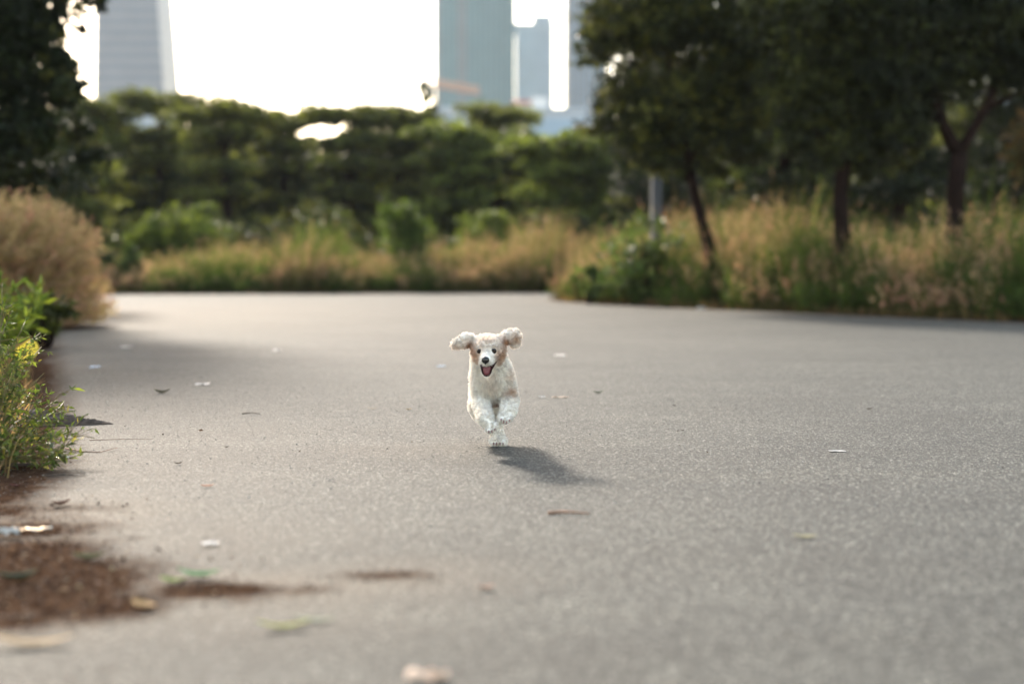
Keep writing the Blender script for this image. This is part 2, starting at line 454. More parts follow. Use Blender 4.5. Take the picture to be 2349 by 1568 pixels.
# right-hand bank: on the inner side of the bend
def right_f(p):
    s = sdist(p, ROAD)
    return (s > .12) & (p[:, 0] > .7) & (s < 4.4) & (p[:, 0] < p[:, 1] * .36 + 3.0) & (R.random(len(p)) < 1.15 - s * .22)
def right_h(p):
    s = sdist(p, ROAD)
    base = np.clip(.34 + s * .85, .3, 1.12)
    base = base * (1 + .12 * np.sin(p[:, 0] * 2.3) + .10 * np.sin(p[:, 0] * 5.1 + 1))
    return base * np.interp(p[:, 0], [.8, 1.6, 3, 5, 7, 9], [.85, 1.0, 1.05, .95, 1.0, 1.1])
grass_bank("tall_grass_verge", "tall mixed tan and green grass on the verge right of the road",
           lambda n: in_bank(n, .7, 11, 9, 25.5, right_f), 1150, right_h, tanfrac=.10, seed=1.3)
# far bank beyond the end of the visible road
def far_f(p):
    s = sdist(p, ROAD)
    return (s > .1) & (p[:, 1] > 26.5) & (s < 4.5) & (R.random(len(p)) < 1.1 - s * .2)
def far_h(p):
    s = sdist(p, ROAD)
    prof = np.interp(p[:, 0], [-12, -8.5, -7.5, -5.6, -4.3, -3.1, -1.4, -.6, .8, 3], [.6, .62, .66, .80, 1.25, .78, .85, 1.12, 1.12, 1.0])
    return prof * np.clip(.45 + s * .5, .4, 1.08) * (1 + .14 * np.sin(p[:, 0] * 2.7))
grass_bank("tall_grass_field", "band of tall orange and green grass along the far side of the road",
           lambda n: in_bank(n, -13, 13, 26.5, 33.5, far_f), 1500, far_h, tanfrac=.42, seed=2.2, dens=40, scale_w=1.5)

# short growth along the edges
def edge_f(p):
    s = sdist(p, ROAD); return (s > -.04) & (s < .5)
mb = MB()
p = np.concatenate([in_bank(2500, -6, -1.2, 2, 20, edge_f), in_bank(7000, -12, 11, 8, 29, edge_f)]); n = len(p)
an = R.uniform(0, 2*pi, n); ln = np.stack([np.cos(an), np.sin(an), an*0], 1) * R.uniform(.2, .9, (n, 1))
blades(mb, np.c_[p, np.zeros(n)], R.uniform(.03, .16, n), ln, R.uniform(.006, .014, n), varied(TANDARK, n), varied(np.array([.30, .20, .09]), n))
tag(mb.build("short_grass", M_GRASS), "short straw coloured grass creeping over the road edges", "grass", kind="stuff")

# left tan grass clump
def dome_clump(c, rad, h, nb, name, label, cols, wide=.012):
    root = empty(name, (c[0], c[1], 0), label, "grass clump")
    mb = MB()
    an = R.uniform(0, 2*pi, nb); rr = rad * .38 * np.sqrt(R.random(nb))
    p = np.stack([rr*np.cos(an), rr*np.sin(an), np.full(nb, 0.)], 1)
    lv = (.08 + .85 * R.random(nb) ** .8)
    lean = np.stack([np.cos(an), np.sin(an), an*0], 1) * lv[:, None] * rad / h * .75
    hh = h * R.uniform(.7, 1.08, nb) * (1 - .28 * lv ** 2)
    tip = np.where(R.random((nb, 1)) < .25, GRNL, cols[0]) * R.uniform(.7, 1.2, (nb, 1))
    rows = blades(mb, p, hh, lean, R.uniform(.6, 1.4, nb) * wide, varied(TANDARK * .8, nb), tip, L=6, curve=1.3)
    mb.build("leaf_blades", M_GRASS, root)
    pm = MB()
    sel = np.where(R.random(nb) < .6)[0]
    plumes(pm, rows[-1][sel], unit(rows[-1][sel] - rows[-2][sel]), hh[sel] * .32,
           np.where(R.random((len(sel), 1)) < .18, PINK, TAN * np.array([1.0, 1.08, .95])) * R.uniform(.85, 1.3, (len(sel), 1)), k=14)
    # feathery heads that also hang down the flanks
    k = 5200; a2 = R.uniform(0, 2*pi, k); e2 = np.arcsin(R.uniform(.06, 1, k))
    q2 = np.stack([np.cos(a2)*np.cos(e2)*rad*.9, np.sin(a2)*np.cos(e2)*rad*.9, np.sin(e2)*h*.92], 1) * R.uniform(.78, 1.06, (k, 1))
    d2 = unit(q2 * np.array([1, 1, .5]) + np.array([0, 0, .25]) + R.normal(0, .25, (k, 3)))
    plumes(pm, q2, d2, np.full(k, .2), np.where(R.random((k, 1)) < .15, PINK, np.where(R.random((k, 1)) < .5, TAN, np.array([.44, .32, .14]))) * R.uniform(.7, 1.2, (k, 1)), k=9)
    pm.build("seed_heads", M_GRASS, root)
    return root
dome_clump((-4.85, 12.9), 1.30, 1.22, 6200, "grass_clump", "big rounded clump of feathery tan grass at the left road edge", [np.array([.42, .31, .14])])

# ------------------------------------------------------------------ trees
def crown_leaves(mb, blobs, nleaf, size, cols, per=26, spread=.17, flat=1.0, shell=.55, gain=.66):
    vol = np.array([b[3]*b[4]*b[5] for b in blobs]) ** .8; vol /= vol.sum()
    for b, wv in zip(blobs, vol):
        nc = max(3, int(nleaf * wv / per))
        u = rdir(nc); r = shell + (1 - shell) * R.random(nc); r *= R.uniform(.75, 1.1, nc)
        inner = R.random(nc) < .3; r[inner] *= R.random(inner.sum())
        cc = np.array(b[:3]) + u * r[:, None] * np.array(b[3:6])
        i = np.repeat(np.arange(nc), per); n = len(i)
        s = spread * min(1.6, (b[3] * b[5]) ** .5)
        p = cc[i] + R.normal(0, 1, (n, 3)) * np.array([s, s, s * .55 * flat])
        pr = np.array([c[1] for c in cols]); k = R.choice(len(cols), nc, p=pr / pr.sum())
        col = gain * np.array([c[0] for c in cols])[k][i] * np.exp(R.normal(0, .25, (n, 1)))
        d = unit(rdir(n) * .8 + np.array([0, 0, -.25]))
        leaves(mb, p, d, rdir(n, .9), R.uniform(.7, 1.3, n) * size, R.uniform(.7, 1.3, n) * size * .5, col)
DKG = ((.034, .042, .010), .5); MDG = ((.065, .075, .016), .30); LTG = ((.19, .19, .03), .22)
def tree(name, label, base, trunk_pts, trunk_r, limbs, blobs, nleaf, size, cols=(DKG, MDG, LTG), group=None, cat="tree", bark=None, mat=None, **kw):
    root = empty(name, base, label, cat, group)
    B = np.array(base)
    tb = MB().tube([np.array(p) - B for p in trunk_pts], trunk_r, seg=10)
    t = tb.build("trunk", bark or M_BARK, root, smooth=True)
    for pts, rr in limbs:
        lm = MB().tube([np.array(p) - B for p in pts], rr, seg=7)
        lm.build("limb", bark or M_BARK, root, smooth=True)
    cm = MB(); crown_leaves(cm, [tuple(np.array(b[:3]) - B) + tuple(b[3:]) for b in blobs], nleaf, size, cols, **kw)
    cm.build("crown", mat or M_TREELEAF, root)
    return root
def wob(a, b, n=6, amt=.06):
    a = np.asarray(a, float); b = np.asarray(b, float)
    L = np.linalg.norm(b - a)
    return [a + (b - a) * t + (np.array([random.uniform(-1,1), random.uniform(-1,1), random.uniform(-.5,.5)]) * amt * L * (0 < t < 1)) for t in np.linspace(0, 1, n)]
def bl(x, y, d, rx, rz, ry=None):         # crown lobe from study-drawing centre and half sizes
    c = PV(x, y, d); s = K / FPX * d
    return (c[0], c[1], c[2], rx * s, (ry if ry else rx * s), rz * s)

# right foreground trees
dA = 19.0
tA = [PV(1625, 560, dA), PV(1612, 520, dA), PV(1600, 470, dA), PV(1588, 420, dA), PV(1580, 365, dA), PV(1560, 300, dA), PV(1540, 200, dA), PV(1530, 60, dA)]
g0 = tA[0].copy(); g0[2] = 0; tA = [g0] + tA
tree("broadleaf_tree", "dark leafy tree on a thin leaning trunk behind the grey pole",
     tuple(g0), tA, [.09, .085, .08, .075, .07, .065, .05, .04, .02],
     [(wob(tA[4], PV(1500, 270, dA)), [.045, .04, .035, .03, .022, .01]), (wob(tA[5], PV(1700, 250, dA)), [.05, .045, .04, .03, .02, .01]),
      (wob(tA[6], PV(1430, 120, dA)), [.045, .04, .03, .03, .02, .01]), (wob(tA[4], PV(1540, 380, dA), 5), [.03, .028, .022, .02, .01])],
     [bl(1470, 60, dA, 125, 90), bl(1610, 40, dA, 150, 110), bl(1430, 215, dA, 60, 70), bl(1520, 235, dA, 130, 90), bl(1640, 210, dA, 130, 110), bl(1470, 320, dA, 80, 55),
      bl(1580, 315, dA, 105, 50), bl(1720, 120, dA, 110, 110), bl(1680, 290, dA, 70, 45), bl(1560, -120, dA, 170, 110), bl(1400, 30, dA, 60, 60), bl(1640, 385, dA, 50, 28), bl(1380, 285, dA, 55, 40, .4), bl(1700, 345, dA, 85, 32), bl(1520, 372, dA, 80, 26), bl(1360, 110, dA, 40, 50, .4)],
     46000, .085, cols=(DKG, MDG, LTG))
dB = 17.2
tB = [PV(1935, 620, dB), PV(1930, 520, dB), PV(1928, 440, dB), PV(1935, 380, dB), PV(1945, 300, dB), PV(1940, 180, dB), PV(1935, 40, dB)]
g0 = tB[0].copy(); g0[2] = 0; tB = [g0] + tB
tree("broadleaf_tree", "thick crowned dark tree, middle one of three along the right verge",
     tuple(g0), tB, [.10, .098, .095, .09, .088, .08, .055, .03],
     [(wob(tB[4], PV(1830, 250, dB)), [.06, .05, .045, .035, .025, .01]), (wob(tB[4], PV(2050, 230, dB)), [.06, .055, .045, .035, .025, .01]),
      (wob(tB[5], PV(1860, 90, dB)), [.05, .045, .04, .03, .02, .01])],
     [bl(1850, 30, dB, 150, 110), bl(2000, 20, dB, 160, 110), bl(1830, 180, dB, 90, 90), bl(1930, 180, dB, 130, 110), bl(2040, 190, dB, 120, 120), bl(1850, 265, dB, 75, 48),
      bl(1960, 320, dB, 110, 55), bl(2070, 320, dB, 70, 60), bl(1930, -130, dB, 200, 110), bl(1900, 370, dB, 45, 25), bl(1990, 380, dB, 60, 28), bl(1830, 325, dB, 50, 30)],
     50000, .085, cols=(DKG, MDG, ((.13, .14, .03), .15)))
dC = 16.6
fork = PV(2200, 355, dC)
tC = [PV(2192, 660, dC), PV(2190, 560, dC), PV(2192, 450, dC), fork]
g0 = tC[0].copy(); g0[2] = 0; tC = [g0] + tC
tree("forked_tree", "dark tree with a trunk forking into a V at far right",
     tuple(g0), tC, [.125, .115, .11, .105, .10],
     [([fork, PV(2165, 290, dC), PV(2140, 220, dC), PV(2120, 120, dC), PV(2100, 0, dC)], [.085, .075, .07, .05, .02]),
      ([fork, PV(2225, 310, dC), PV(2260, 250, dC), PV(2300, 170, dC), PV(2350, 60, dC)], [.07, .065, .055, .045, .02]),
      ([PV(2260, 250, dC), PV(2330, 215, dC + .2), PV(2420, 170, dC + .3)], [.04, .03, .01])],
     [bl(2120, 60, dC, 150, 110), bl(2260, 40, dC, 150, 110), bl(2400, 60, dC, 130, 130), bl(2080, 180, dC, 110, 75), bl(2190, 160, dC, 90, 70), bl(2330, 150, dC, 90, 65),
      bl(2070, 280, dC, 70, 60), bl(2240, -130, dC, 220, 110), bl(2440, 190, dC, 60, 50), bl(2420, -60, dC, 120, 110)],
     48000, .08, cols=(((.022, .030, .010), .7), MDG, ((.09, .12, .03), .0)))

# left foreground tree, mostly dark foliage hanging in from the frame edge
dL = 15.6
g0 = np.array([-7.6, 16.0, 0])
tL = [g0, g0 + (.05, 0, 1.2), g0 + (-.05, 0, 2.4), g0 + (.15, 0, 3.6), g0 + (.2, 0, 5.0), g0 + (.3, 0, 6.6)]
tree("broadleaf_tree", "almost black overhanging tree filling the upper left corner",
     tuple(g0), tL, [.2, .17, .15, .13, .09, .03],
     [(wob(tL[2], (-5.4, 15.6, 3.3)), [.08, .07, .05, .04, .03, .01]), (wob(tL[3], (-5.0, 15.4, 4.7)), [.07, .06, .05, .04, .03, .01]),
      (wob(tL[3], (-8.9, 15, 5)), [.07, .06, .05, .04, .03, .01])],
     [bl(40, 40, dL, 95, 90), bl(120, -10, dL, 80, 60), bl(60, 190, dL, 95, 80), bl(140, 140, dL, 40, 55, .5), bl(150, 205, dL, 45, 45, .6), bl(-60, 100, dL, 150, 150), bl(-50, 300, dL, 160, 110),
      bl(80, 300, dL, 90, 70), bl(210, -10, dL, 45, 26, .4), bl(90, -130, dL, 160, 90), bl(25, 110, dL, 95, 110), bl(112, 62, dL, 55, 55), bl(130, 160, dL, 40, 60, .5), bl(178, 60, dL, 14, 20, .3), bl(150, 290, dL + 2.5, 85, 50), bl(200, 355, dL + 3.5, 70, 50), bl(60, 420, dL + 3, 130, 60), bl(60, 30, dL, 70, 60), bl(20, -260, dL, 150, 110), bl(60, 400, dL + 1, 120, 75), bl(190, -120, dL, 90, 60), (-5.5,15.8,4.6,1.1,1.2,.7), (-5.8,15.8,5.5,1.2,1.3,.7)],
     75000, .085, cols=(((.020, .030, .011), .6), ((.035, .05, .013), .3), ((.11, .11, .022), .1)))

for (x, d, lab) in ((1500, 27, "tall dark tree behind the grey pole and the thin leaning trunk"), (1790, 26, "tall dark tree filling the gap between the thin trunk and the middle trunk"),
                    (2060, 25, "tall dark tree behind the gap between middle and forked trunks"), (2330, 27, "tall dark tree behind the right limb of the forked tree")):
    g0 = np.array([*PV(x, 600, d)[:2], 0])
    tree("background_tree", lab, tuple(g0), wob(g0, g0 + (0.1, 0, 5.6), 6, .02), [.14, .12, .11, .09, .07, .03],
         [(wob(g0 + (0, 0, 2.4), g0 + (1.2, .2, 3.8)), [.06, .05, .04, .03, .02, .01]), (wob(g0 + (0, 0, 2.6), g0 + (-1.2, .2, 4.0)), [.06, .05, .04, .03, .02, .01])],
         [bl(x - 75, 60, d, 105, 90), bl(x + 75, 40, d, 105, 90), bl(x, 150, d, 130, 80), bl(x - 80, 215, d, 80, 50), bl(x + 80, 205, d, 80, 50), bl(x, -80, d, 150, 90), bl(x, 270, d, 100, 45), bl(x - 60, 345, d, 80, 40), bl(x + 70, 360, d, 80, 45), bl(x, 430, d, 110, 45)],
         20000, .12, cols=(((.03, .045, .015), .75), MDG, LTG) if False else (((.02, .03, .01), .7), ((.035, .05, .013), .3)), group="dark trees behind the right verge")

# tiered trees behind the far bank: (x, top y, half width, d, lowest y, label)
def tiered(x, top, hw, d, label, n=7000, low=480, tall=None, cols=(DKG, MDG, LTG), tiers=None):
    s = K / FPX * d
    c = PV(x, 600, d)
    g = np.array([c[0], c[1], 0])
    zt = PV(x, top, d)[2]; zl = max(PV(x, low, d)[2], .7)
    nT = tiers or max(5, int((zt - zl) / .74))
    blobs = []; limbs = []
    for k in range(nT):
        f = k / (nT - 1); z = zl + (zt - zl - .25) * f
        r = hw * s * (.78 + .30 * f) * random.uniform(.85, 1.1)
        m = 5 if f < .95 else 4
        a0 = random.uniform(0, 6.28)
        for j in range(m):
            a = a0 + 2 * pi * j / m + random.uniform(-.4, .4)
            off = r * random.uniform(.35, .6) 
            bx, by = off * cos(a), off * sin(a)
            blobs.append((g[0] + bx, g[1] + by, z + random.uniform(-.2, .18), r * random.uniform(.45, .62), r * random.uniform(.45, .62), random.uniform(.17, .27) if f < .8 else .32))
            if j < 2: limbs.append((wob((g[0], g[1], z - .35), (g[0] + bx, g[1] + by, z - .1), 4, .05), [.07, .055, .04, .015]))
    tr = [g, g + (.1, 0, zt * .3), g + (-.05, 0, zt * .6), g + (.05, 0, zt * .95)]
    return tree("tiered_tree", label, tuple(g), tr, [.2, .16, .12, .03], limbs, blobs, n, .15, cols=cols, group="layered trees beyond the road", mat=M_LEAF, spread=.26, per=22, flat=.55, gain=.86)
GA = (((.055, .062, .020), .40), ((.11, .12, .032), .35), ((.20, .22, .05), .25))
GB = (((.06, .075, .018), .35), ((.11, .14, .03), .4), ((.21, .25, .05), .25))
TT = [(215, 238, 95, 44, "dark flat layered tree at left, its top touching the foot of the banded tower"),
      (372, 222, 95, 46, "layered tree right of the banded tower's foot with a window-like gap under its crown"),
      (520, 232, 95, 43, "layered tree under the open sky, just right of the banded tower"),
      (655, 262, 85, 47, "low topped layered tree beside the bright gap in the tree line"),
      (805, 240, 95, 44, "layered tree with pointed tufts on top, midway under the open sky"),
      (915, 246, 90, 46, "layered tree directly below the crane counterweight"),
      (1045, 285, 80, 42, "short layered tree in front of the teal tower's foot"),
      (1140, 245, 95, 45, "spreading flat topped tree in front of the teal tower"),
      (130, 300, 120, 33, "dark bushy layered tree above the tan grass clump"),
      (1300, 318, 120, 38, "low bright layered tree beside the slender pale tower"),
      (1760, 318, 110, 36, "low layered tree seen between the first two right hand trunks"),
      (2010, 300, 120, 34, "layered tree seen between the middle trunk and the forked trunk"),
      (2260, 262, 110, 33, "olive layered tree seen through the fork of the right hand tree"),
      (1540, 300, 120, 40, "shaded layered tree behind the grey pole")]
for (x, top, hw, d, label) in TT:
    cols = GA if x not in (1300, 1760, 1045) else GB
    tiered(x, top, hw * 1.22, d, label, n=18000, cols=cols, low=500)
# orange-leaved small tree at the far right edge
s = 20.5
g0 = np.array([*PV(2370, 600, s)[:2], 0])
tree("orange_leaved_tree", "small tree with rusty orange leaves at the right picture edge", tuple(g0), [g0, g0 + (0, 0, 1.2), g0 + (.1, 0, 2.4)], [.07, .06, .02],
     [(wob(g0 + (0, 0, 1.2), PV(2335, 330, s)), [.03, .03, .025, .02, .015, .008])],
     [bl(2345, 330, s, 45, 60), bl(2380, 380, s, 60, 60), bl(2390, 290, s, 60, 60)], 3500, .08,
     cols=(((.2, .11, .03), .5), ((.14, .12, .03), .5)))

# dense scrub that closes the view under the layered trees
mb = MB(); n = 240000
x = R.uniform(-34, 34, n); y = R.uniform(50, 57, n)
vx = [-400, 150, 230, 290, 310, 370, 400, 640, 665, 785, 810, 900, 960, 1060, 1100, 1200, 1235, 1310, 1360, 1480, 2700]
vy = [230, 270, 268, 290, 314, 314, 262, 266, 350, 350, 270, 262, 272, 292, 270, 285, 322, 322, 300, 250, 250]
top = np.interp(x / 53 * FPX, [a * K - 512 for a in vx], vy) + 9 * np.sin(x * 1.9) + 7 * np.sin(x * 4.3 + 1)
top = CAM_H + (265 - top * K) / FPX * y
z = R.random(n) * top
leaves(mb, np.stack([x, y, z], 1), rdir(n), rdir(n, .8), R.uniform(.14, .32, n) * np.where(z < top - 1.0, 1.7, 1), R.uniform(.10, .2, n) * np.where(z < top - 1.0, 1.7, 1), varied((.046, .055, .016), n, .45))
tag(mb.build("woodland", M_LEAF), "dark mass of woodland behind the layered trees", "woodland", kind="stuff")
mb = MB(); n = 60000
x = R.uniform(-26, 26, n); y = R.uniform(34.5, 39, n); z = R.random(n) ** .8 * (1.5 + .4 * np.sin(x * .9) + .3 * np.sin(x * 2.3))
leaves(mb, np.stack([x, y, z], 1), rdir(n), rdir(n, .8), R.uniform(.12, .25, n), R.uniform(.08, .15, n), varied((.04, .046, .013), n, .4))
tag(mb.build("undergrowth", M_LEAF), "dark undergrowth at the foot of the layered trees", "undergrowth", kind="stuff")

# shrubs
def shrub(name, label, x, top, hw, d, n, cols, low=600, size=.07, group=None, lobes=6, spread=.22):
    c = PV(x, top, d); s = K / FPX * d; g = np.array([c[0], c[1], 0]); H = c[2]; r = hw * s
    blobs = []
    for k in range(lobes):
        a = random.uniform(0, 6.28); q_ = random.uniform(.1, .8) * r
        blobs.append((g[0] + q_*cos(a), g[1] + q_*sin(a), H * random.uniform(.25, .82), r*random.uniform(.18, .44), r*random.uniform(.18, .44), H*random.uniform(.16, .26)))
    blobs.append((g[0] + r*.15, g[1], H * .86, r * .25, r * .25, H * .13))
    root = empty(name, tuple(g), label, "shrub", group)
    for k in range(5):
        a = 2*pi*k/5
        MB().tube(wob((.03*cos(a), .03*sin(a), 0), (r*.5*cos(a), r*.5*sin(a), H*random.uniform(.6, .85)), 5, .05), [.02, .017, .014, .01, .004], seg=5).build("stem", M_BARK, root, smooth=True)
    cm = MB(); crown_leaves(cm, [tuple(np.array(b[:3]) - g) + b[3:] for b in blobs], n, size, cols, spread=spread, shell=.25, per=14)
    cm.build("foliage", M_LEAF, root)
    return root
BR = (((.13, .18, .03), .5), ((.22, .27, .045), .3), ((.05, .07, .018), .2))
shrub("bright_shrub", "lime green bush standing behind the far grass, nearest the banded tower", 455, 446, 110, 34, 5200, BR, size=.11, lobes=10, spread=.34)
shrub("bright_shrub", "lime green bush, lower and left of its taller lime neighbour", 340, 474, 100, 33.2, 4200, BR, size=.11, lobes=10, spread=.32)
shrub("bright_shrub", "narrow vivid green bush rising from the grass near the middle of the far verge", 925, 448, 66, 30.4, 4000, (((.09, .14, .025), .6), ((.17, .24, .04), .4)), size=.11, lobes=14, spread=.32)
shrub("bright_shrub", "low wide yellow green bush behind the far grass below the teal tower", 1110, 470, 105, 33.5, 5000, (((.13, .18, .035), .5), ((.20, .24, .05), .5)), size=.11, lobes=11, spread=.35)
shrub("leafy_shrub", "dark green low bush between the tan clump and the lime bushes", 290, 555, 60, 28.8, 3500, (((.05, .08, .02), .6), ((.09, .13, .03), .4)), size=.08)
BLU = (((.09, .14, .035), .6), ((.20, .26, .11), .4))
shrub("leafy_shrub", "fresh green broad leaved bush at the tip of the right verge", 1440, 505, 110, 20.2, 420, BLU, size=.13, lobes=12, spread=.6)
shrub("leafy_shrub", "fresh green broad leaved plant in front of the grey pole", 1500, 478, 60, 20.0, 420, (((.10, .14, .03), .6), ((.19, .24, .08), .4)), size=.12, lobes=7, spread=.45)
shrub("leafy_shrub", "small pale green plant at road level where the right verge begins", 1350, 600, 36, 20.6, 400, BLU, size=.11, lobes=5, spread=.25)

# ------------------------------------------------------------------ grey pole among the right trees
pp = PV(1505, 600, 21.5)
root = empty("street_lamp", (pp[0], pp[1], 0), "grey metal pole rising out of the grass into the tree crown", "street lamp")
MB().tube([(0,0,0),(0,0,.02),(0,0,.45),(0,0,.47),(0,0,3.5),(0,0,7.5)], [.13,.13,.12,.085,.08,.05], seg=16).build("pole", M_POLE, root, smooth=True)
MB().tube([(0,0,.9),(0,0,.94)], [.094,.094], seg=16).build("collar", M_POLE, root, smooth=True)
MB().tube([(0,0,7.4),(0,-.4,7.75),(0,-1.2,7.9)], [.04,.035,.03], seg=10).build("arm", M_POLE, root, smooth=True)
MB().ell((0,-1.45,7.9), (.13,.32,.06)).build("lamp_head", M_POLE, root, smooth=True)

# ------------------------------------------------------------------ towers and low buildings
def facade(name, col, rough=.5, metallic=0.):
    return simple(name, col, rough=rough, noise=.08, scale=.15, metallic=metallic)
M_CONC = facade("pale_cladding", (.175, .185, .205)); M_GLS = facade("blue_grey_glass", (.125, .145, .175), .45)
M_TEAL = facade("teal_glass", (.05, .13, .155), .45); M_TEAL2 = facade("teal_spandrel", (.09, .20, .205), .5); M_GREY = facade("grey_cladding", (.10, .115, .13))
M_PALE = facade("pale_blue_cladding", (.30, .35, .41)); M_PALE2 = facade("pale_window", (.23, .29, .36), .45)
M_WHITE = facade("white_render", (.6, .6, .6)); M_RED = facade("faded_red_roof", (.40, .16, .13))
# banded, tapering tower
d = 520
def edges(py):
    f = (py - 100) / 100.
    return P(93.3 - .5 * f, py, d)[0], P(175.3 + 7.4 * f, py, d)[0]
zA, zB = P(0, 100, d)[2], P(0, 0, d)[2]
def xr(z):
    f = (z - zA) / (zB - zA)
    a0, b0 = edges(100); a1, b1 = edges(0)
    return a0 + (a1 - a0) * f, b0 + (b1 - b0) * f - 4.5
root = empty("tapered_tower", (xr(0)[0] + 16, d + 15, 0), "tapering grey skyscraper with horizontal bands, behind the trees at left", "skyscraper")
def ring(z, g, root):
    x0, x1 = xr(z); l = root.location
    t = z * .03
    return [(x0-g-l[0], d-g+t-l[1], z), (x1+g-l[0], d-g+t-l[1], z), (x1+g-l[0], d+30+g-t-l[1], z), (x0-g-l[0], d+30+g-t-l[1], z)]
MB().hexa(ring(0, 0, root), ring(170, 0, root)).build("wall", M_CONC, root)
for k in range(40):
    z = 6 + k * 4.1
    MB().hexa(ring(z, .15, root), ring(z + 2.1, .15, root)).build("window_band", M_GLS, root)
MB().hexa(ring(170.05, .5, root), ring(172.5, .5, root)).build("roof", M_CONC, root)
# teal tower: vertical strips
d = 600; x0 = P(435.3, 0, d)[0]; x1 = P(515, 0, d)[0]
root = empty("teal_tower", ((x0+x1)/2, d+15, 0), "tall teal glass skyscraper with vertical ribs, in the middle of the skyline", "skyscraper")
w = (x1 - x0) / 2
MB().box(-w, w, -15, 15, 0, 185).build("wall", M_TEAL2, root)
ns = 15
for k in range(ns):
    a = -w + 2*w*k/ns + .35
    MB().box(a, a + 2*w/ns - .7, -15.25, -15.02, 9, 183).build("window_strip", M_GREY if k in (0, 4, 5) else M_TEAL, root)
MB().box(-w+1, w-1, -14, 14, 185.05, 190).build("roof", M_GREY, root)
def block(name, label, px0, px1, pytop, d, dep, m1, m2, cat="building", rows=0, cols_=0, roofm=None, extra=None):
    a = P(px0, pytop, d); b = P(px1, pytop, d); H = a[2]; w = (b[0] - a[0]) / 2
    root = empty(name, ((a[0]+b[0])/2, d + dep/2, 0), label, cat)
    MB().box(-w, w, -dep/2, dep/2, 0, H).build("wall", m1, root)
    MB().box(-w-.3, w+.3, -dep/2-.3, dep/2+.3, H+.05, H+1.0).build("roof", roofm or m1, root)
    for r in range(rows):
        z0 = H - (r + 1) * H / (rows + .3)
        MB().box(-w+.8, w-.8, -dep/2-.2, -dep/2-.02, z0 + .3*H/rows, z0 + .75*H/rows).build("window_band", m2, root)
    for c in range(cols_):
        u = 2*w/cols_; MB().box(-w+u*c+.5, -w+u*(c+1)-.5, -dep/2-.2, -dep/2-.02, 5, H-3).build("window_strip", m2, root)
    if extra: extra(root, w, dep, H)
    return root
def step(root, w, dep, H):
    MB().box(-w*.05, w*.95, -dep/2+1, dep/2-1, H+1.05, H+5.0).build("penthouse", M_PALE, root)
block("pale_tower", "pale blue grey tower with a stepped flat top, touching the teal one", 515.6, 553, 25.5, 660, 30, M_PALE, M_PALE2, "skyscraper", cols_=8, extra=step)
block("blue_tower", "blue grey tower half hidden by the dark tree on its right", 568, 606, -90, 560, 30, M_GREY, facade("blue_strip", (.10, .16, .22), .4), "skyscraper", cols_=7)
block("low_building", "low pale block with a wide flat roof at the teal tower's foot", 425, 522, 110.5, 380, 20, M_PALE, M_PALE2, rows=5)
block("low_building", "small white block with a faded red roof at the slender tower's foot", 513, 531, 104, 360, 14, M_WHITE, M_PALE2, rows=4, roofm=M_RED)
block("low_building", "small white block with a flat white roof below the pale tower", 533, 547, 101, 350, 14, M_WHITE, M_PALE2, rows=4, roofm=M_WHITE)
block("low_building", "light blue low block filling the dip beside the dark right tree", 527, 585, 112, 330, 20, M_PALE, facade("sky_blue_glass", (.2, .3, .4), .4), rows=4)
block("low_building", "pale blue block glimpsed beyond the forked tree", 985, 1050, 96, 420, 20, M_PALE, M_PALE2, rows=5)
block("low_building", "pale low block in the gap below the banded tower", 120, 168, 118, 400, 20, M_PALE, M_PALE2, rows=4)
gs = np.array([*PV(992, 600, 48)[:2], 0])
tree("slender_tree", "thin bare topped tree poking above the tree line beside the crane", tuple(gs), [gs, gs + (0, 0, 3), PV(990, 262, 48), PV(975, 228, 48), PV(962, 200, 48)], [.10, .08, .05, .035, .015],
     [([PV(975, 228, 48), PV(958, 205, 48), PV(938, 190, 48)], [.03, .02, .01])],
     [bl(942, 189, 48, 15, 5, .3), bl(968, 200, 48, 12, 6, .3), bl(978, 224, 48, 10, 9, .3), bl(995, 245, 48, 14, 8, .3)], 420, .14, cols=GA, mat=M_LEAF, spread=.10, per=14)
# crane in front of the teal tower
M_ORG = simple("orange_crane_paint", (.42, .22, .13), .5, scale=2)
M_DARK = simple("dark_counterweight", (.10, .10, .09), .8)
d = 300
pL = PV(966, 192, d); pR = PV(1100, 216, d); pM = PV(985, 196, d)
root = empty("tower_crane", (pM[0], d, 0), "distant orange tower crane, its jib crossing the teal tower", "crane")
o0 = np.array([pM[0], d, 0])
def lattice(a, b, w, h, n, mb, r=.12):
    a = np.array(a); b = np.array(b)
    up = np.array([0, 0, 1.]) if abs((b - a)[2]) < np.linalg.norm(b - a) * .7 else np.array([1., 0, 0])
    dy = np.array([0, 1., 0])
    cs = [dy*w/2, -dy*w/2, up*h]
    if abs(up[0]) > .5: cs = [dy*w/2 - up*h/2, -dy*w/2 - up*h/2, dy*w/2 + up*h/2, -dy*w/2 + up*h/2]
    for c in cs: mb.tube([a + c, b + c], [r, r], seg=4)
    for k in range(n):
        p0 = a + (b - a) * k / n; p1 = a + (b - a) * (k + 1) / n
        for i in range(len(cs)):
            mb.tube([p0 + cs[i], p1 + cs[(i + 1) % len(cs)]], [r*.6, r*.6], seg=4)
mb = MB(); lattice((0, 0, 0), pM - o0, 1.8, 1.8, 22, mb, .14); mb.build("mast", M_ORG, root)
mb = MB(); lattice(pM - o0, pR - o0, 1.2, 1.5, 18, mb, .14); mb.build("jib", M_ORG, root)
mb = MB(); lattice(pM - o0, pL - o0, 1.2, 1.0, 8, mb, .16); mb.build("counter_jib", M_ORG, root)
e = pL - o0
MB().box(e[0]-.6, e[0]+1.6, -.8, .8, e[2]-1.4, e[2]+.4).build("counterweight", M_DARK, root)
MB().box(-1.1, 1.1, -1.2, 1.2, pM[2]-2.6, pM[2]-.2).build("cab", M_DARK, root)

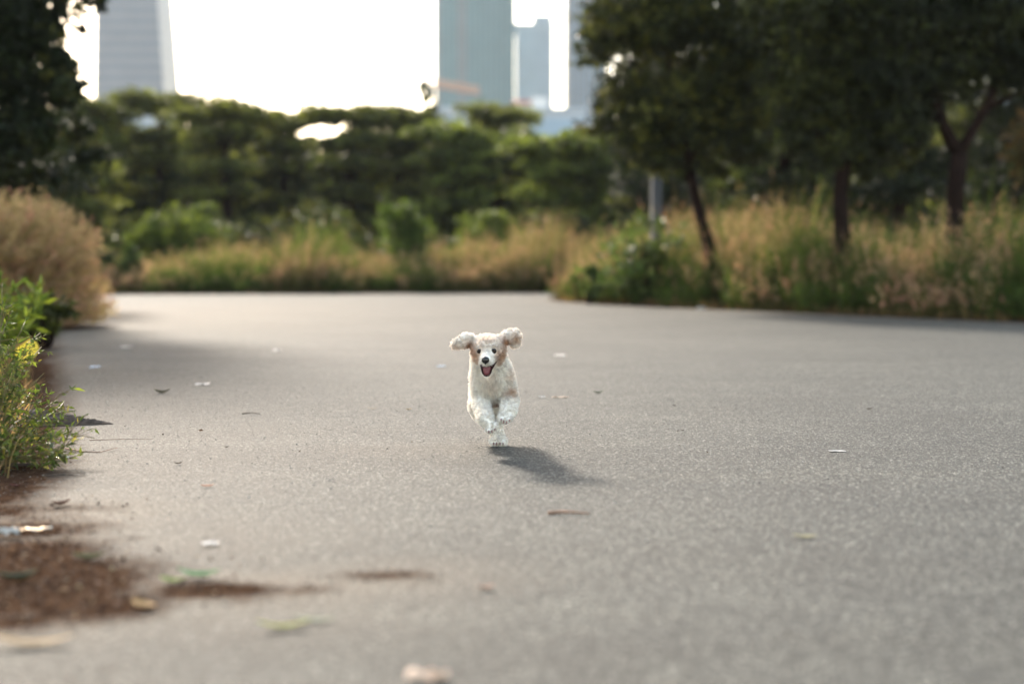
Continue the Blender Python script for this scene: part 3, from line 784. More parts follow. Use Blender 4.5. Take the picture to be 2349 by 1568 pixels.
# ------------------------------------------------------------------ near plants at the left
def weed(name, label, base, stems, nl, size, cols, seedv, yellow=None, lean_right=True):
    rs = random.Random(seedv)
    root = empty(name, tuple(base), label, "weed")
    sm = MB(); lm = MB(); LP = []; LD = []
    stemc = (.16, .13, .05)
    for (tgt, k) in stems:
        k = max(3, int(k * .72))
        a = np.zeros(3) + np.array([rs.uniform(-.03, .03), rs.uniform(-.04, .04), 0]); b = np.array(tgt) - base
        L = np.linalg.norm(b)
        mid = (a + b) / 2 + np.array([0, 0, L * .13 * rs.uniform(.5, 1.4)]) + np.array([rs.uniform(-.05, .05)]*3) * L
        pts = [(1-t)**2*a + 2*t*(1-t)*mid + t*t*b + np.array([rs.uniform(-1,1), rs.uniform(-1,1), rs.uniform(-1,1)])*.008 for t in np.linspace(0, 1, 9)]
        sm.tube(pts, list(np.linspace(.0032, .0010, 9)), stemc, seg=5, cap=False)
        for j in range(k):
            t = rs.uniform(.22, 1.0); i = min(int(t * 8), 7); p = pts[i] + (pts[i+1] - pts[i]) * (t * 8 - i)
            ax = unit(pts[i+1] - pts[i])
            dr = unit(ax * .7 + np.array([rs.gauss(0, .6), rs.gauss(0, .6), rs.gauss(.1, .5)]))
            tl = rs.uniform(.05, .15) * (1.15 - t * .6)
            tw = [p + dr * tl * s + np.array([0, 0, -.12 * tl * s * s]) for s in np.linspace(0, 1, 5)]
            sm.tube(tw, list(np.linspace(.0013, .0006, 5)), stemc, seg=4, cap=False)
            for m in range(nl):
                s = rs.uniform(.1, 1.0); ii = min(int(s * 4), 3)
                LP.append(tw[ii] + (tw[ii+1] - tw[ii]) * (s*4 - ii)); LD.append(unit(dr * .6 + np.array([rs.gauss(0, .7), rs.gauss(0, .7), rs.gauss(0, .6)])))
    n = len(LP); LP = np.array(LP); LD = np.array(LD)
    c = np.array([c[0] for c in cols])[R.choice(len(cols), n, p=[c[1] for c in cols])] * np.exp(R.normal(0, .25, (n, 1)))
    sz = np.exp(R.normal(0, .38, n)) * size
    leaves(lm, LP, LD, rdir(n, .5), sz, sz * R.uniform(.2, .34, n), c)
    sm.build("stems", M_LEAF, root); lm.build("leaves", M_LEAF, root)
    return root
dW = 4.12
bW = G(-22, 470); bW = np.array([bW[0], bW[1], 0])
def W(x, y, d=dW): return P(x * K, y * K, d)
st = [(W(100, 925, 4.2), 12), (W(140, 960, 4.0), 12), (W(75, 1030, 3.9), 14), (W(120, 990, 4.1), 12), (W(165, 1050, 3.85), 10), (W(90, 760, 4.25), 12), (W(20, 680, 4.1), 12), (W(160, 898), 12), (W(130, 935), 12), (W(175, 985, 4.0), 9), (W(215, 1000, 3.95), 4), (W(175, 1040, 3.85), 12), (W(140, 1030, 3.8), 12), (W(95, 860), 12),
      (W(88, 790, 4.3), 14), (W(60, 800), 14), (W(30, 720, 4.25), 14), (W(10, 645, 4.3), 14), (W(15, 700, 4.0), 12), (W(-30, 650, 4.1), 12), (W(50, 850, 4.0), 14),
      (W(70, 905, 4.2), 14), (W(110, 970, 4.1), 12), (W(95, 1010, 3.9), 12), (W(60, 960, 4.3), 14), (W(20, 820, 3.9), 14), (W(-40, 780, 4.1), 12), (W(40, 1000, 3.85), 12),
      (W(120, 1045, 3.9), 12), (W(0, 900, 4.0), 14), (W(-60, 900, 4.1), 10), (W(30, 890, 4.4), 14), (W(78, 830, 4.15), 12), (W(-10, 750, 4.35), 12), (W(150, 920, 4.3), 6),
      (W(60, 1045, 3.75), 10), (W(20, 960, 4.1), 14), (W(45, 760, 4.2), 12), (W(-20, 840, 4.2), 14)]
weed("roadside_weed", "sprawling fine leaved green weed in sharp focus at the left edge", bW, st, 10, .017,
     (((.085, .12, .022), .45), ((.15, .18, .035), .2), ((.04, .06, .016), .28), ((.28, .24, .06), .07)), 5)
shrub("low_green_bush", "low dark green bush at the foot of the tan grass clump", 95, 675, 85, 9.6, 1500, (((.07, .08, .02), .6), ((.12, .14, .03), .4)), size=.06, lobes=9, spread=.16)
st2 = []
for k in range(26):
    st2.append((PV(random.uniform(-60, 95), random.uniform(640, 760), random.uniform(6.8, 7.8)), 12))
bX = np.array([*PV(-20, 800, 7.3)[:2], 0])
weed("roadside_weed", "blurred yellow green weed standing behind the sharp one at the left edge", bX, st2, 7, .05,
     (((.10, .15, .02), .6), ((.20, .24, .03), .4)), 9)
c = PV(62, 806, 6.6)
mb = MB(); g_ = np.linspace(-1, 1, 7)
vv = [(u*.055*math.sqrt(max(0.02, 1-w_*w_))*1.0, .02*math.sin(2*u)*w_, w_*.05 + .012*u) for w_ in g_ for u in g_]
mb.add(vv, [(i*7+j, i*7+j+1, (i+1)*7+j+1, (i+1)*7+j) for i in range(6) for j in range(6)], (.62, .50, .08))
sm_ = MB().tube([(0, .004, -.045), (.004, .01, -c[2]*.5), (0, 0, -c[2])], [.002, .003, .004], (.2, .16, .06), seg=6)
yl = empty("yellow_leaf", tuple(c), "round yellow leaf on a stalk peeping out right of the weeds", "leaf")
mb.build("blade", M_LEAF, yl, smooth=True); sm_.build("stalk", M_LEAF, yl)

# ------------------------------------------------------------------ small things on the road
M_PAPER = simple("white_paper", (.36, .35, .33), .6, .05); M_BARKP = simple("dark_bark_piece", (.06, .042, .032), .9, .5, 60, bump=.5)
M_TWIG = simple("dry_twig", (.20, .11, .07), .8, .3, 40); M_FOIL = simple("shiny_wrapper", (.75, .66, .5), .15, .1, 30, metallic=.9)
M_BLUE = simple("blue_scrap", (.25, .42, .6), .5, .1); M_BEIGE = simple("beige_card", (.50, .36, .26), .7, .1)
def leaf_mesh(L, W, curl, col, seedv=0):
    rs = random.Random(seedv); mb = MB(); nu, nv = 9, 5; vs = []
    for i in range(nu):
        t = i / (nu - 1); w_ = W * (math.sin(pi * min(t * .94 + .03, 1)) ** .7) * (1 - .25 * t)
        for j in range(nv):
            s = (j / (nv - 1) - .5)
            z = curl * L * ((2*t - 1) ** 2) * .5 + abs(s) * w_ * curl * 1.3 + rs.uniform(0, .04) * W
            vs.append(((t - .5) * L, s * w_, z + .001))
    mb.add(vs, [(i*nv+j, (i+1)*nv+j, (i+1)*nv+j+1, i*nv+j+1) for i in range(nu-1) for j in range(nv-1)], col)
    return mb
def dry_leaf(x, y, L, W, rz, col, label, curl=.25, cat="leaf", name="fallen_leaf", mat=None, group="fallen leaves on the road"):
    g = GV(x, y)
    o = leaf_mesh(L, W, curl, col, int(x)).build(name, mat or M_DRY, smooth=True)
    o.location = (g[0], g[1], .002); o.rotation_euler = (random.uniform(-.08, .08), random.uniform(-.08, .08), rz)
    return tag(o, label, cat, group)
BRN = (.13, .08, .05); GRNLF = (.12, .20, .06)
dry_leaf(372, 902, .07, .035, .2, (.10, .09, .04), "curled olive leaf left of the dog near the shadow edge", .5)
dry_leaf(477, 1117, .035, .015, .1, (.55, .25, .14), "tiny orange leaf scrap left of the dog's shadow", .3)
dry_leaf(1372, 902, .05, .02, .4, (.06, .10, .03), "small dark green leaf right of the dog", .4)
dry_leaf(1547, 931, .018, .012, 0, (.03, .03, .03), "tiny black leaf crumb, second dark speck right of the dog", .4)
dry_leaf(1995, 939, .03, .015, .2, (.08, .06, .04), "small brown leaf crumb far out on the right of the road", .3)
dry_leaf(1555, 990, .015, .01, 1, (.04, .03, .03), "tiny dark crumb below the black speck right of the dog", .3)
dry_leaf(410, 1065, .025, .012, .6, (.09, .05, .03), "small curled brown leaf halfway between weed and dog", .4)
dry_leaf(520, 1027, .016, .01, .6, (.06, .04, .03), "tiny brown leaf crumb left of the dog's hind paw", .4)
dry_leaf(575, 948, .06, .010, .05, (.13, .09, .06), "thin dry leaf strip left of the dog's chest", .1)
dry_leaf(855, 938, .04, .012, .05, (.42, .33, .22), "straw coloured leaf scrap beside the dog's left side", .2)
dry_leaf(938, 940, .022, .014, .3, (.60, .38, .08), "yellow orange leaf scrap beside the dog's elbow", .3)
dry_leaf(1115, 1352, .03, .02, .3, (.45, .28, .20), "pale pinkish leaf scrap below the dog in the foreground", .3)
dry_leaf(455, 1325, .075, .03, .15, (.15, .30, .12), "fresh green leaf lying on the brown earth streak at lower left", .35)
dry_leaf(400, 1338, .055, .025, -.3, (.26, .30, .10), "yellowish green leaf touching the fresh green leaf", .35)
dry_leaf(650, 1443, .085, .022, .25, (.34, .34, .10), "long yellow green leaf lying in the blurred foreground", .3)
dry_leaf(720, 1425, .07, .016, .1, (.26, .30, .20), "pale grey green leaf joined to the long yellow green one", .2)
dry_leaf(1845, 1233, .05, .022, .1, (.30, .28, .14), "faint olive leaf lying in the right foreground", .15)
dry_leaf(45, 1335, .07, .04, .5, (.10, .10, .06), "greyish dead leaf in the brown earth patch by the left edge", .5)
dry_leaf(70, 1482, .12, .03, .12, (.42, .30, .17), "long pale straw leaf at the bottom left edge of the earth patch", .25)
dry_leaf(35, 1067, .10, .035, .1, (.50, .33, .20), "light brown leaf lying under the sharp weed", .2)
dry_leaf(205, 1285, .06, .03, .2, (.13, .12, .05), "dull olive leaf on the earth patch", .4)
dry_leaf(140, 1160, .05, .03, .9, (.16, .08, .05), "reddish brown leaf on the dusty road near the left edge", .4)
dry_leaf(330, 1395, .05, .03, -.5, (.40, .26, .12), "amber leaf on the lower rim of the earth patch", .3)
dry_leaf(35, 1118, .03, .02, 0, (.09, .03, .02), "dark red leaf crumb by the left edge below the weed", .4)
def scrap(name, label, x, y, sx, sy, mat, rz=0, cat="litter", h=.006, group="scraps of litter on the road"):
    g = GV(x, y); mb = MB(); n_ = 6; rs = random.Random(int(x*7)); vs = []
    for i in range(n_):
        for j in range(n_):
            vs.append(((i/(n_-1)-.5)*sx*(1+rs.uniform(-.06,.06)), (j/(n_-1)-.5)*sy*(1+rs.uniform(-.06,.06)), .001 + rs.uniform(.2, 1)*h))
    mb.add(vs, [(i*n_+j, (i+1)*n_+j, (i+1)*n_+j+1, i*n_+j+1) for i in range(n_-1) for j in range(n_-1)])
    o = mb.build(name, mat, smooth=False); o.location = (g[0], g[1], .001); o.rotation_euler[2] = rz
    return tag(o, label, cat, group)
scrap("paper_scrap", "white paper scrap on the lit road right of the dog's raised ear", 1285, 816, .065, .12, M_PAPER)
scrap("paper_scrap", "white paper scrap in the soft shade left of the dog", 465, 882, .065, .06, M_PAPER)
scrap("paper_scrap", "short white scrap just right of the dog's body", 1243, 912, .03, .03, M_PAPER)
scrap("paper_scrap", "long thin whitish strip just right of the dog's body", 1285, 912, .07, .025, M_BEIGE)
scrap("paper_scrap", "pale scrap lying alone in the right half of the road", 1920, 1035, .05, .02, M_PAPER, h=.002)
scrap("plastic_scrap", "small white scrap within the tree shade at far left", 290, 796, .08, .1, M_PAPER)
scrap("plastic_scrap", "bluish scrap in the tree shade close to the weeds", 218, 842, .05, .06, M_BLUE)
scrap("plastic_scrap", "light blue scrap at the edge of the tree shade left of the dog", 1012, 841, .045, .05, M_BLUE)
scrap("paper_scrap", "small pale scrap inside the tree shade nearest the lit road", 637, 804, .05, .08, M_PAPER)
scrap("plastic_scrap", "pale grey scrap on the dusty road above the green leaf", 482, 1250, .032, .02, M_PAPER)
scrap("foil_wrapper", "shiny crumpled foil wrapper glinting on the earth at the left edge", 72, 1222, .085, .02, M_FOIL, h=.014)
scrap("foil_wrapper", "small shiny foil piece glinting at the foot of the sharp weed", 140, 1054, .05, .012, M_FOIL, h=.01)
scrap("paper_scrap", "crumpled grey white scrap at the left edge beside the foil wrapper", 12, 1232, .06, .02, M_PAPER, h=.02)
scrap("card_scrap", "beige scrap of card at the bottom edge of the foreground", 980, 1560, .055, .03, M_BEIGE, h=.012)
scrap("plastic_scrap", "round bright scrap at the foot of the right verge", 1607, 712, .10, .05, M_PAPER, h=.05)
scrap("paper_scrap", "pale scrap tucked under the grass of the right verge", 1480, 697, .14, .08, M_PAPER, h=.04)
def stick(label, pts, rad, mat=M_TWIG):
    P_ = [GV(x, y) + np.array([0, 0, rad + zz]) for x, y, zz in pts]
    n_ = len(P_); c0 = P_[0].copy(); c0[2] = 0
    mb = MB().tube([p - c0 for p in P_], [rad * (1 - .6*i/(n_-1)) for i in range(n_)], seg=6)
    o = mb.build("twig", mat, smooth=True); o.location = tuple(c0)
    return tag(o, label, "twig", "twigs lying on the road")
stick("short reddish brown stick lying alone below the dog", [(1257, 1179, 0), (1290, 1178, .002), (1325, 1179, .001), (1352, 1180, 0)], .004)
stick("thin reddish twig curving out from under the sharp weed", [(150, 1030, .002), (190, 1036, .0), (230, 1038, .001), (270, 1030, .004)], .002)
stick("pale straight straw beyond the reddish twig", [(205, 1010, .001), (260, 1008, .001), (352, 1007, .001)], .0012)
stick("dark stick lying across the asphalt at the left edge under the weed", [(-20, 1076, 0), (30, 1075, .003), (80, 1074, .002)], .009, M_BARKP)
stick("thin dark twig left of the dog in the mid distance", [(555, 949, 0), (575, 948, .002), (596, 949, 0)], .0022, M_BARKP)
stick("short dark twig on the asphalt just below the weed's reach", [(105, 1092, 0), (150, 1090, .002), (190, 1092, 0)], .0018, M_BARKP)
# long wedge of bark or broken earth crust by the weed
g0 = GV(110, 985); root = None
mb = MB(); rs = random.Random(3); nx_, ny_ = 26, 7; vs = []
for i in range(nx_):
    t = i / (nx_ - 1)
    for j in range(ny_):
        s = j / (ny_ - 1) - .5
        hgt = .06 * (1 - t) ** .8 * (1 - (2*s)**2) * rs.uniform(.7, 1.15) + .002
        vs.append((t * .31, s * .13 * (1 - t * .85) * rs.uniform(.8, 1.1) + .03 * t, hgt if 0 < j < ny_-1 else -.001))
mb.add(vs, [(i*ny_+j, (i+1)*ny_+j, (i+1)*ny_+j+1, i*ny_+j+1) for i in range(nx_-1) for j in range(ny_-1)])
o = mb.build("bark_piece", M_BARKP); gp = GV(50, 974); o.location = (gp[0], gp[1], 0)
tag(o, "dark wedge of broken bark poking out from behind the sharp weed", "bark")

# ------------------------------------------------------------------ the dog
def D(X, Y, d): return P(435 + X / 11.4, 320 + Y / 11.4, d)
U = 1 / 11.4 / FPX * 4.2           # metres per unit of the dog study at 4.2 m
prims = []   # (a, b, ra, rb, yscale, blend)
def cap(a, b, ra, rb, ys=1.0, k=.012): prims.append((np.array(a), np.array(b), ra, rb, ys, k))
# torso
cap(D(650, 640, 4.255), D(660, 790, 4.285), .050, .048)
cap(D(655, 740, 4.30), D(635, 790, 4.50), .052, .046, k=.02)
cap(D(572, 730, 4.26), D(738, 720, 4.26), .038, .038, k=.02)
cap(D(610, 430, 4.225), D(645, 600, 4.245), .046, .052, k=.02)
# head
cap(D(556, 318, 4.185), D(656, 318, 4.185), .0335, .0335, k=.015)
cap(D(515, 395, 4.165), D(500, 435, 4.16), .021, .015, k=.015)
cap(D(705, 395, 4.165), D(715, 440, 4.16), .024, .017, k=.015)
cap(D(600, 330, 4.15), D(600, 400, 4.14), .030, .024, k=.012)
cap(D(598, 415, 4.13), D(583, 455, 4.085), .0195, .0145, k=.010)
cap(D(555, 480, 4.10), D(615, 480, 4.10), .011, .0115, k=.006)
cap(D(605, 500, 4.15), D(592, 590, 4.125), .0175, .011, k=.008)
# ears
cap(D(430, 240, 4.19), D(350, 240, 4.195), .0145, .0200, 1.5, .008)
cap(D(350, 240, 4.195), D(240, 285, 4.20), .0200, .0135, 1.5, .008)
cap(D(775, 240, 4.19), D(860, 190, 4.20), .0150, .0185, 1.5, .008)
cap(D(850, 190, 4.20), D(905, 180, 4.205), .0185, .016, 1.5, .006)
cap(D(905, 185, 4.205), D(912, 265, 4.21), .0180, .0150, 1.5, .006)
# forelegs (both off the ground)
cap(D(560, 780, 4.265), D(524, 950, 4.245), .030, .0215, k=.010)
cap(D(524, 950, 4.245), D(570, 1125, 4.165), .0225, .0190, k=.006)
cap(D(575, 1125, 4.165), D(650, 1225, 4.15), .020, .0125, k=.008)
cap(D(790, 790, 4.27), D(850, 930, 4.24), .029, .022, k=.010)
cap(D(850, 930, 4.24), D(838, 1045, 4.18), .0230, .0190, k=.006)
cap(D(835, 1045, 4.18), D(797, 1125, 4.155), .0195, .0125, k=.008)
for X, Y in ((612, 1262), (645, 1258), (678, 1240), (690, 1205)): cap(D(X-12, Y-14, 4.15), D(X, Y, 4.138), .0075, .0062, k=.003)
for X, Y in ((758, 1128), (785, 1150), (815, 1158), (842, 1135)): cap(D(X+6, Y-20, 4.155), D(X, Y, 4.142), .0075, .0062, k=.003)
# hind leg on the ground
cap(D(680, 850, 4.48), D(700, 1010, 4.37), .036, .024, k=.02)
cap(D(700, 1010, 4.37), D(700, 1150, 4.44), .023, .0155, k=.012)
cap(D(700, 1150, 4.44), D(713, 1340, 4.405), .0155, .0145, k=.010)
cap(D(713, 1345, 4.405), D(720, 1378, 4.375), .0165, .013, k=.008)
for X in (672, 703, 738, 770): cap(D(X, 1372, 4.375), D(X + (X-720)*.12, 1398, 4.358), .0092, .0082, k=.003)
# other hind leg swung under the belly
cap(D(545, 830, 4.47), D(495, 990, 4.38), .034, .022, k=.02)
cap(D(495, 990, 4.38), D(515, 1060, 4.47), .022, .016, k=.012)
cap(D(510, 1060, 4.47), D(560, 1120, 4.38), .015, .014, k=.010)
cap(D(560, 1120, 4.38), D(575, 1140, 4.355), .015, .013, k=.008)
# tail behind the rump
cap(D(640, 760, 4.54), D(645, 690, 4.61), .014, .012, k=.012)
cap(D(645, 690, 4.61), D(650, 600, 4.63), .012, .010, k=.010)

def sdf(p):
    out = np.full(len(p), 1e3)
    for a, b, ra, rb, ys, k in prims:
        q_ = p.copy(); a_ = a.copy(); b_ = b.copy()
        if ys != 1.0: q_[:, 1] *= ys; a_[1] *= ys; b_[1] *= ys
        e = b_ - a_; w_ = q_ - a_
        t = np.clip((w_ @ e) / max(e @ e, 1e-12), 0, 1)
        d_ = np.linalg.norm(w_ - t[:, None] * e, axis=1) - (ra + (rb - ra) * t)
        h = np.clip(.5 + .5 * (out - d_) / k, 0, 1)
        out = out + (d_ - out) * h - k * h * (1 - h)
    return out
def surf(X, Y, off=0.0):
    r = ray(435 + X / 11.4, 320 + Y / 11.4); r = r / np.linalg.norm(r)
    t = np.linspace(3.9, 4.7, 1600); pts = np.array([0, 0, CAM_H]) + t[:, None] * r
    s = sdf(pts); i = np.argmax(s < 0)
    return pts[i] - r * off
lo = np.min([np.minimum(a, b) - max(ra, rb) for a, b, ra, rb, _, _ in prims], 0) - .012
hi = np.max([np.maximum(a, b) + max(ra, rb) for a, b, ra, rb, _, _ in prims], 0) + .012
h = .0036
ax_ = [np.arange(lo[i], hi[i] + h, h) for i in range(3)]
n3 = [len(a) for a in ax_]
GX = np.stack(np.meshgrid(*ax_, indexing='ij'), -1).reshape(-1, 3)
F = np.concatenate([sdf(c_) for c_ in np.array_split(GX, 24)]).reshape(n3)
def surface_nets(F, org, h):
    S = F < 0
    nx, ny, nz = F.shape
    acc = np.zeros((nx-1, ny-1, nz-1, 3)); cnt = np.zeros((nx-1, ny-1, nz-1))
    cr = [(i, j, k) for i in (0, 1) for j in (0, 1) for k in (0, 1)]
    sl = lambda o: (slice(o[0], nx-1+o[0]), slice(o[1], ny-1+o[1]), slice(o[2], nz-1+o[2]))
    for a in cr:
        for ax in range(3):
            if a[ax]: continue
            b = list(a); b[ax] = 1; b = tuple(b)
            fa, fb = F[sl(a)], F[sl(b)]
            m = (fa < 0) != (fb < 0)
            t = np.where(m, fa / np.where(m, fa - fb, 1), 0)
            for c in range(3):
                acc[..., c] += np.where(m, a[c] + (t if c == ax else 0), 0)
            cnt += m
    act = cnt > 0; idx = np.full(act.shape, -1); idx[act] = np.arange(act.sum())
    ii = np.stack(np.nonzero(act), 1)
    V = (ii + acc[act] / cnt[act][:, None]) * h + org
    Q = []
    for ax in range(3):
        b = [0, 0, 0]; b[ax] = 1
        Fa = F[:nx-b[0], :ny-b[1], :nz-b[2]] < 0; Fb = F[b[0]:, b[1]:, b[2]:] < 0
        m = Fa != Fb
        u, w_ = [(1, 2), (2, 0), (0, 1)][ax]
        e = np.stack(np.nonzero(m), 1)
        e = e[(e[:, u] > 0) & (e[:, w_] > 0) & (e[:, u] < F.shape[u]-1) & (e[:, w_] < F.shape[w_]-1)]
        ins = Fa[e[:, 0], e[:, 1], e[:, 2]]
        def cell(du, dw):
            c = e.copy(); c[:, u] -= du; c[:, w_] -= dw; return idx[c[:, 0], c[:, 1], c[:, 2]]
        qd = np.stack([cell(1, 1), cell(0, 1), cell(0, 0), cell(1, 0)], 1)
        qd[~ins] = qd[~ins][:, ::-1]
        Q.append(qd)
    return V, np.concatenate(Q)
V, Q = surface_nets(F, np.array([a[0] for a in ax_]), h)
def grad(p, e=.0015):
    g = np.stack([sdf(p + e*np.eye(3)[i]) - sdf(p - e*np.eye(3)[i]) for i in range(3)], 1)
    return unit(g)
# coat colours, plus painted shade in the belly gap
WHT = np.array([.94, .905, .86]); TNC = np.array([.52, .29, .16]); PAL = np.array([.66, .47, .34]); RST = np.array([.40, .20, .11])
spots_and_shade = [(D(430, 330, 4.17), .016, TNC, .8), (D(812, 320, 4.17), .017, RST, .9), (D(390, 305, 4.185), .014, RST, 1.0), (D(800, 262, 4.185), .016, RST, 1.0),
         (D(470, 430, 4.14), .015, TNC, .8), (D(750, 440, 4.14), .018, TNC, .8), (D(500, 370, 4.13), .012, TNC, .6), (D(690, 370, 4.13), .012, TNC, .5),
         (D(865, 840, 4.23), .016, TNC, .75), (D(850, 640, 4.23), .018, PAL, .5), (D(692, 965, 4.28), .017, RST, .75),  # last one paints the shade of the belly gap between the legs
         (D(590, 250, 4.13), .035, PAL, .25), (D(925, 225, 4.19), .016, TNC, .8), (D(880, 150, 4.19), .012, PAL, .3),
         (D(235, 310, 4.19), .013, TNC, .5), (D(330, 250, 4.19), .016, PAL, .35), (D(460, 500, 4.15), .012, TNC, .5), (D(750, 500, 4.15), .013, TNC, .5),
         (D(650, 790, 4.21),   .024, PAL, .28), (D(620, 640, 4.21), .02, PAL, .3), (D(430, 400, 4.15), .012, TNC, .6), (D(770, 395, 4.15), .012, TNC, .6), (D(600, 215, 4.13), .02, PAL, .3)]
whites = [(D(588, 400, 4.10), .011, 1.0), (D(635, 430, 4.10), .008, .7), (D(540, 430, 4.10), .007, .6)]
def coat(p):
    c = np.tile(WHT, (len(p), 1))
    for s_, r_, col, a_ in spots_and_shade:
        dd = p - s_; dd[:, 1] *= .5
        w_ = (a_ * np.exp(-(dd**2).sum(1) / (r_*r_)))[:, None]; c = c*(1-w_) + col*w_
    for s_, r_, a_ in whites:
        dd = p - s_; dd[:, 1] *= .5
        w_ = (a_ * np.exp(-(dd**2).sum(1) / (r_*r_)))[:, None]; c = c*(1-w_) + WHT*1.05*w_
    return c
M_COAT = tintmat("coat_skin", .9, .1); [setattr(x.inputs[0], 'default_value', .05) for x in M_COAT.node_tree.nodes if x.type == 'MIX']; M_FUR = leafmat("curly_fur", trans=.30, rough=.8, spec=.03, gain=1.1)
for n_ in M_FUR.node_tree.nodes:
    if n_.type == 'MIX':
        if n_.inputs[7].is_linked: n_.inputs[0].default_value = .04
        else: n_.inputs[7].default_value = (1.12, 1.06, .98, 1)
M_BLACK = simple("wet_black", (.012, .010, .010), .22, .2, 200); M_EYE = simple("dark_eye", (.012, .007, .005), .12, .1, 50, spec=.25)
M_MOUTH = simple("mouth_lining", (.045, .012, .014), .4, .3, 100); M_TONGUE = simple("wet_tongue", (.15, .035, .043), .45, .12, 120)
M_CLAW = simple("dark_claw", (.20, .085, .085), .4, .2, 90)
base = D(715, 1430, 4.39); base[2] = 0
fmin = V[:, 2].min()
root = empty("dog", tuple(base), "small curly cream and tan dog running towards the viewer, ears flying", "dog")
MB().add(V - base, Q, coat(V)).build("body", M_COAT, root, smooth=True)
# fur strands on the body
tri = np.concatenate([Q[:, [0, 1, 2]], Q[:, [0, 2, 3]]])
A = np.linalg.norm(np.cross(V[tri[:, 1]] - V[tri[:, 0]], V[tri[:, 2]] - V[tri[:, 0]]), axis=1)
NF = 170000
ti = R.choice(len(tri), NF, p=A / A.sum())
r1, r2 = np.sqrt(R.random(NF)), R.random(NF)
fp = V[tri[ti, 0]] * (1 - r1)[:, None] + V[tri[ti, 1]] * (r1 * (1 - r2))[:, None] + V[tri[ti, 2]] * (r1 * r2)[:, None]
fn = grad(fp)
MOUTH = [(516, 522), (528, 575), (540, 615), (562, 642), (590, 650), (618, 640), (638, 612), (650, 575), (678, 525), (703, 482), (690, 488), (660, 515), (625, 528), (590, 532), (555, 526), (530, 512)]
def to_study(p):
    q_ = p - np.array([0, 0, CAM_H]); cf = np.array([0, cos(PITCH), -sin(PITCH)]); cu = np.array([0, sin(PITCH), cos(PITCH)])
    z_ = q_ @ cf; return (512 + FPX * q_[:, 0] / z_ - 435) * 11.4, (341.5 - FPX * (q_ @ cu) / z_ - 320) * 11.4
sx_, sy_ = to_study(fp)
front = fn[:, 1] < .2
def near(X, Y, r): return front & (fp[:, 1] < 4.22) & ((sx_ - X)**2 + (sy_ - Y)**2 < r*r)
poly = np.array(MOUTH, float)
md = sdist(np.stack([sx_, sy_], 1), poly)
bad = near(507, 362, 38) | near(670, 360, 40) | near(575, 465, 44) | (front & (fp[:, 1] < 4.2) & (md < 8))
fp, fn, sx_, sy_ = fp[~bad], fn[~bad], sx_[~bad], sy_[~bad]; NF = len(fp)
ln = np.full(NF, .0125)
ln *= np.where((sy_ < 560) & (fp[:, 1] < 4.2), .72, 1.0)                                    # face
face = np.exp(-(((sx_ - 590) / 110)**2 + ((sy_ - 420) / 95)**2)); ln *= 1 - .62 * face * (fp[:, 1] < 4.2)
ln *= np.where((sy_ < 360) & ((sx_ < 400) | (sx_ > 790)), .62, 1.0); ln *= np.where((sy_ > 880) & (fp[:, 1] < 4.3), .7, 1.0); ln *= np.where(sy_ > 1150, .75, 1.0); ln *= R.uniform(.6, 1.2, NF)
nc = 3600; ci = R.choice(NF, nc, replace=False)
kd = kdtree.KDTree(nc)
for i, c_ in enumerate(fp[ci]): kd.insert(Vector(c_), i)
kd.balance()
near_i = np.array([kd.find(Vector(p_))[1] for p_ in fp])
cd = unit(fn[ci] + R.normal(0, .55, (nc, 3)) + np.array([0, .25, -.18]))
sdn = unit(fn + R.normal(0, .35, (NF, 3)) + np.array([0, .2, -.2]))
tip = fp + sdn * ln[:, None]
tgt = fp[ci][near_i] + cd[near_i] * ln[:, None] * 1.05
kk = R.uniform(.15, .75, NF)[:, None]
tip = tip * (1 - kk) + tgt * kk
L_ = 4; t_ = np.linspace(0, 1, L_)[:, None, None]
pz = R.uniform(0, 6.28, NF); s1 = unit(np.cross(fn, rdir(NF))); s2 = unit(np.cross(fn, s1))
curl = (s1[None] * np.sin(pz[None, :, None] + t_ * 5.5) + s2[None] * np.cos(pz[None, :, None] + t_ * 5.5)) * (.0016 * t_)
rows = (fp - fn * .001)[None] * (1 - t_) + tip[None] * t_ + curl + fn[None] * (ln[None, :, None] * .35 * t_ * (1 - t_))
shade = R.uniform(.86, 1.08, NF)[:, None] * R.uniform(.82, 1.05, nc)[near_i][:, None]
cc = np.clip(coat(fp) * shade, 0, .92)
fm = MB(); ribbons(fm, rows - base, unit(np.cross(rdir(NF), sdn)), np.stack([R.uniform(.5, .8, NF) * .00075 * k_ for k_ in (1, .9, .7, .3)]), np.repeat(cc[None], L_, 0))
fm.build("fur", M_FUR, root)
# face
def dpart(name, mb, mat, parent=root): return mb.build(name, mat, parent, smooth=True)
for X, Y, rr in ((507, 362, .0080), (670, 360, .0086)):
    p = surf(X, Y, .002)
    e = MB().ell(p - base, (rr, rr * .75, rr * .92), nu=20, nv=14); dpart("eye", e, M_EYE)
ps = surf(575, 462, .004) - base
nm = MB().ell(ps, (.0118, .0085, .0104), nu=20, nv=14)
nm.ell(ps + (0, .002, -.0075), (.0035, .004, .006), nu=10, nv=8)
dpart("nose", nm, M_BLACK)
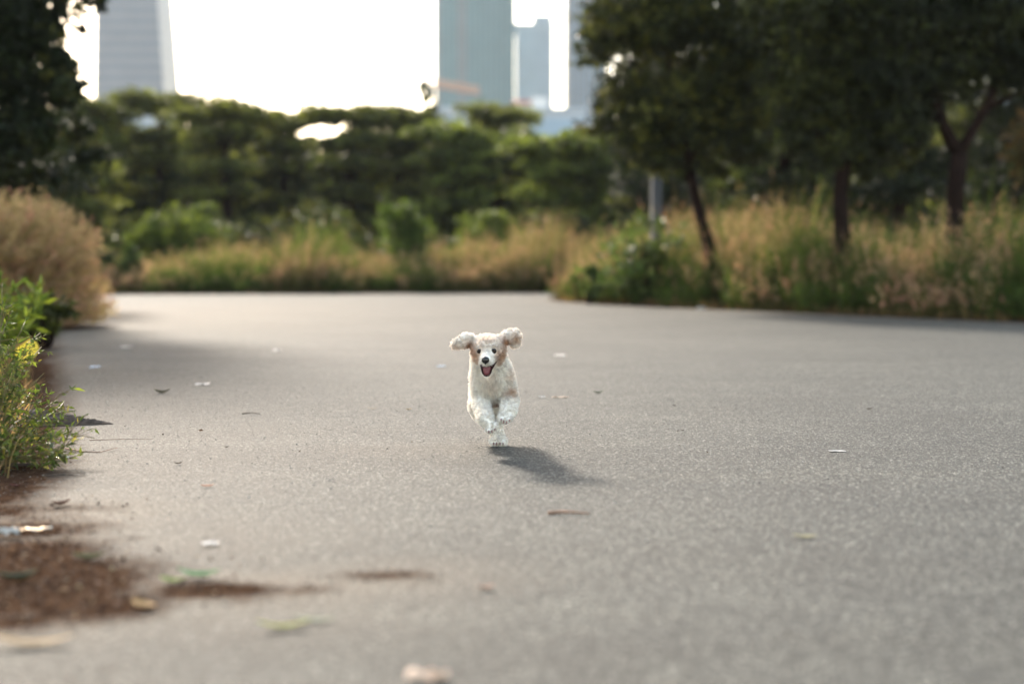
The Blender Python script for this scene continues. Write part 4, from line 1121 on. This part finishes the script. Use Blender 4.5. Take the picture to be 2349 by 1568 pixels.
# open mouth: dark lining with rim, tongue inside
pm = [D(X, Y, 4.098 + .00006 * (Y - 480)) for X, Y in MOUTH]
cm_ = D(590, 575, 4.118)
mb = MB(); n_ = len(pm); rings = []
for f, off in ((1.06, .006), (1.05, -.001), (.97, -.002), (.86, .004), (.45, .010), (.03, .012)):
    rings += [np.array(cm_) * (1 - f) + np.array(p_) * f + np.array([0, off, 0]) + (np.array([0, (4.10 - cm_[1]) * (1 - f), 0])) for p_ in pm]
mb.add(np.array(rings) - base, [(r*n_+i, r*n_+(i+1) % n_, (r+1)*n_+(i+1) % n_, (r+1)*n_+i) for r in range(5) for i in range(n_)])
mo = dpart("mouth", mb, M_MOUTH)
TG = [(548, 545), (550, 590), (560, 620), (578, 637), (594, 639), (612, 630), (624, 605), (632, 570), (636, 545), (610, 534), (590, 540), (570, 533)]
pt = [D(X, Y, 4.100) for X, Y in TG]; ct = D(592, 585, 4.100)
mb = MB(); n_ = len(pt); rings = []
for f, off in ((1.0, .004), (1.0, 0), (.9, -.003), (.6, -.005), (.25, -.0042), (.03, -.0038)):
    rings += [np.array(ct) * (1 - f) + np.array(p_) * f + np.array([0, off, 0]) for p_ in pt]
mb.add(np.array(rings) - base, [(r*n_+i, r*n_+(i+1) % n_, (r+1)*n_+(i+1) % n_, (r+1)*n_+i) for r in range(5) for i in range(n_)])
dpart("tongue", mb, M_TONGUE)
# claws and pads
for X, Y, d_ in ((612, 1276, 4.128), (648, 1274, 4.126), (683, 1255, 4.128), (697, 1212, 4.134), (754, 1140, 4.132), (783, 1166, 4.13), (816, 1174, 4.13), (847, 1148, 4.134),
                 (668, 1412, 4.346), (702, 1416, 4.343), (742, 1416, 4.343), (776, 1412, 4.346)):
    p = D(X, Y, d_) - base
    MB().tube([p + (0, .008, .003), p + (0, 0, 0), p + (0, -.004, -.004)], [.0021, .0020, .0006], seg=8).build("claw", M_CLAW, root, smooth=True)
for X, Y, d_, rx_ in ((640, 1282, 4.15, .013), (798, 1180, 4.155, .011)):
    dpart("paw_pad", MB().ell(D(X, Y - 8, d_) - base, (rx_, .010, .0055)), M_CLAW)
# stand the planted paw on the road
low = (V[:, 2]).min()
root.location.z -= (low - .004)

# ------------------------------------------------------------------ haze
hz, hnt, hb = newmat("haze_air")
hnt.nodes.remove(hb)
pv = N(hnt, "ShaderNodeVolumePrincipled"); pv.inputs["Density"].default_value = .00018
pv.inputs["Color"].default_value = (.90, .94, 1.0, 1); pv.inputs["Anisotropy"].default_value = 0.0
hnt.links.new(pv.outputs[0], hnt.nodes["Material Output"].inputs["Volume"])
o = MB().box(-1900, 1900, -320, 2300, -1, 215).build("haze", hz)
tag(o, "pale afternoon haze that lightens the far towers", kind="stuff")
print("dog low", low, "verts", len(V))
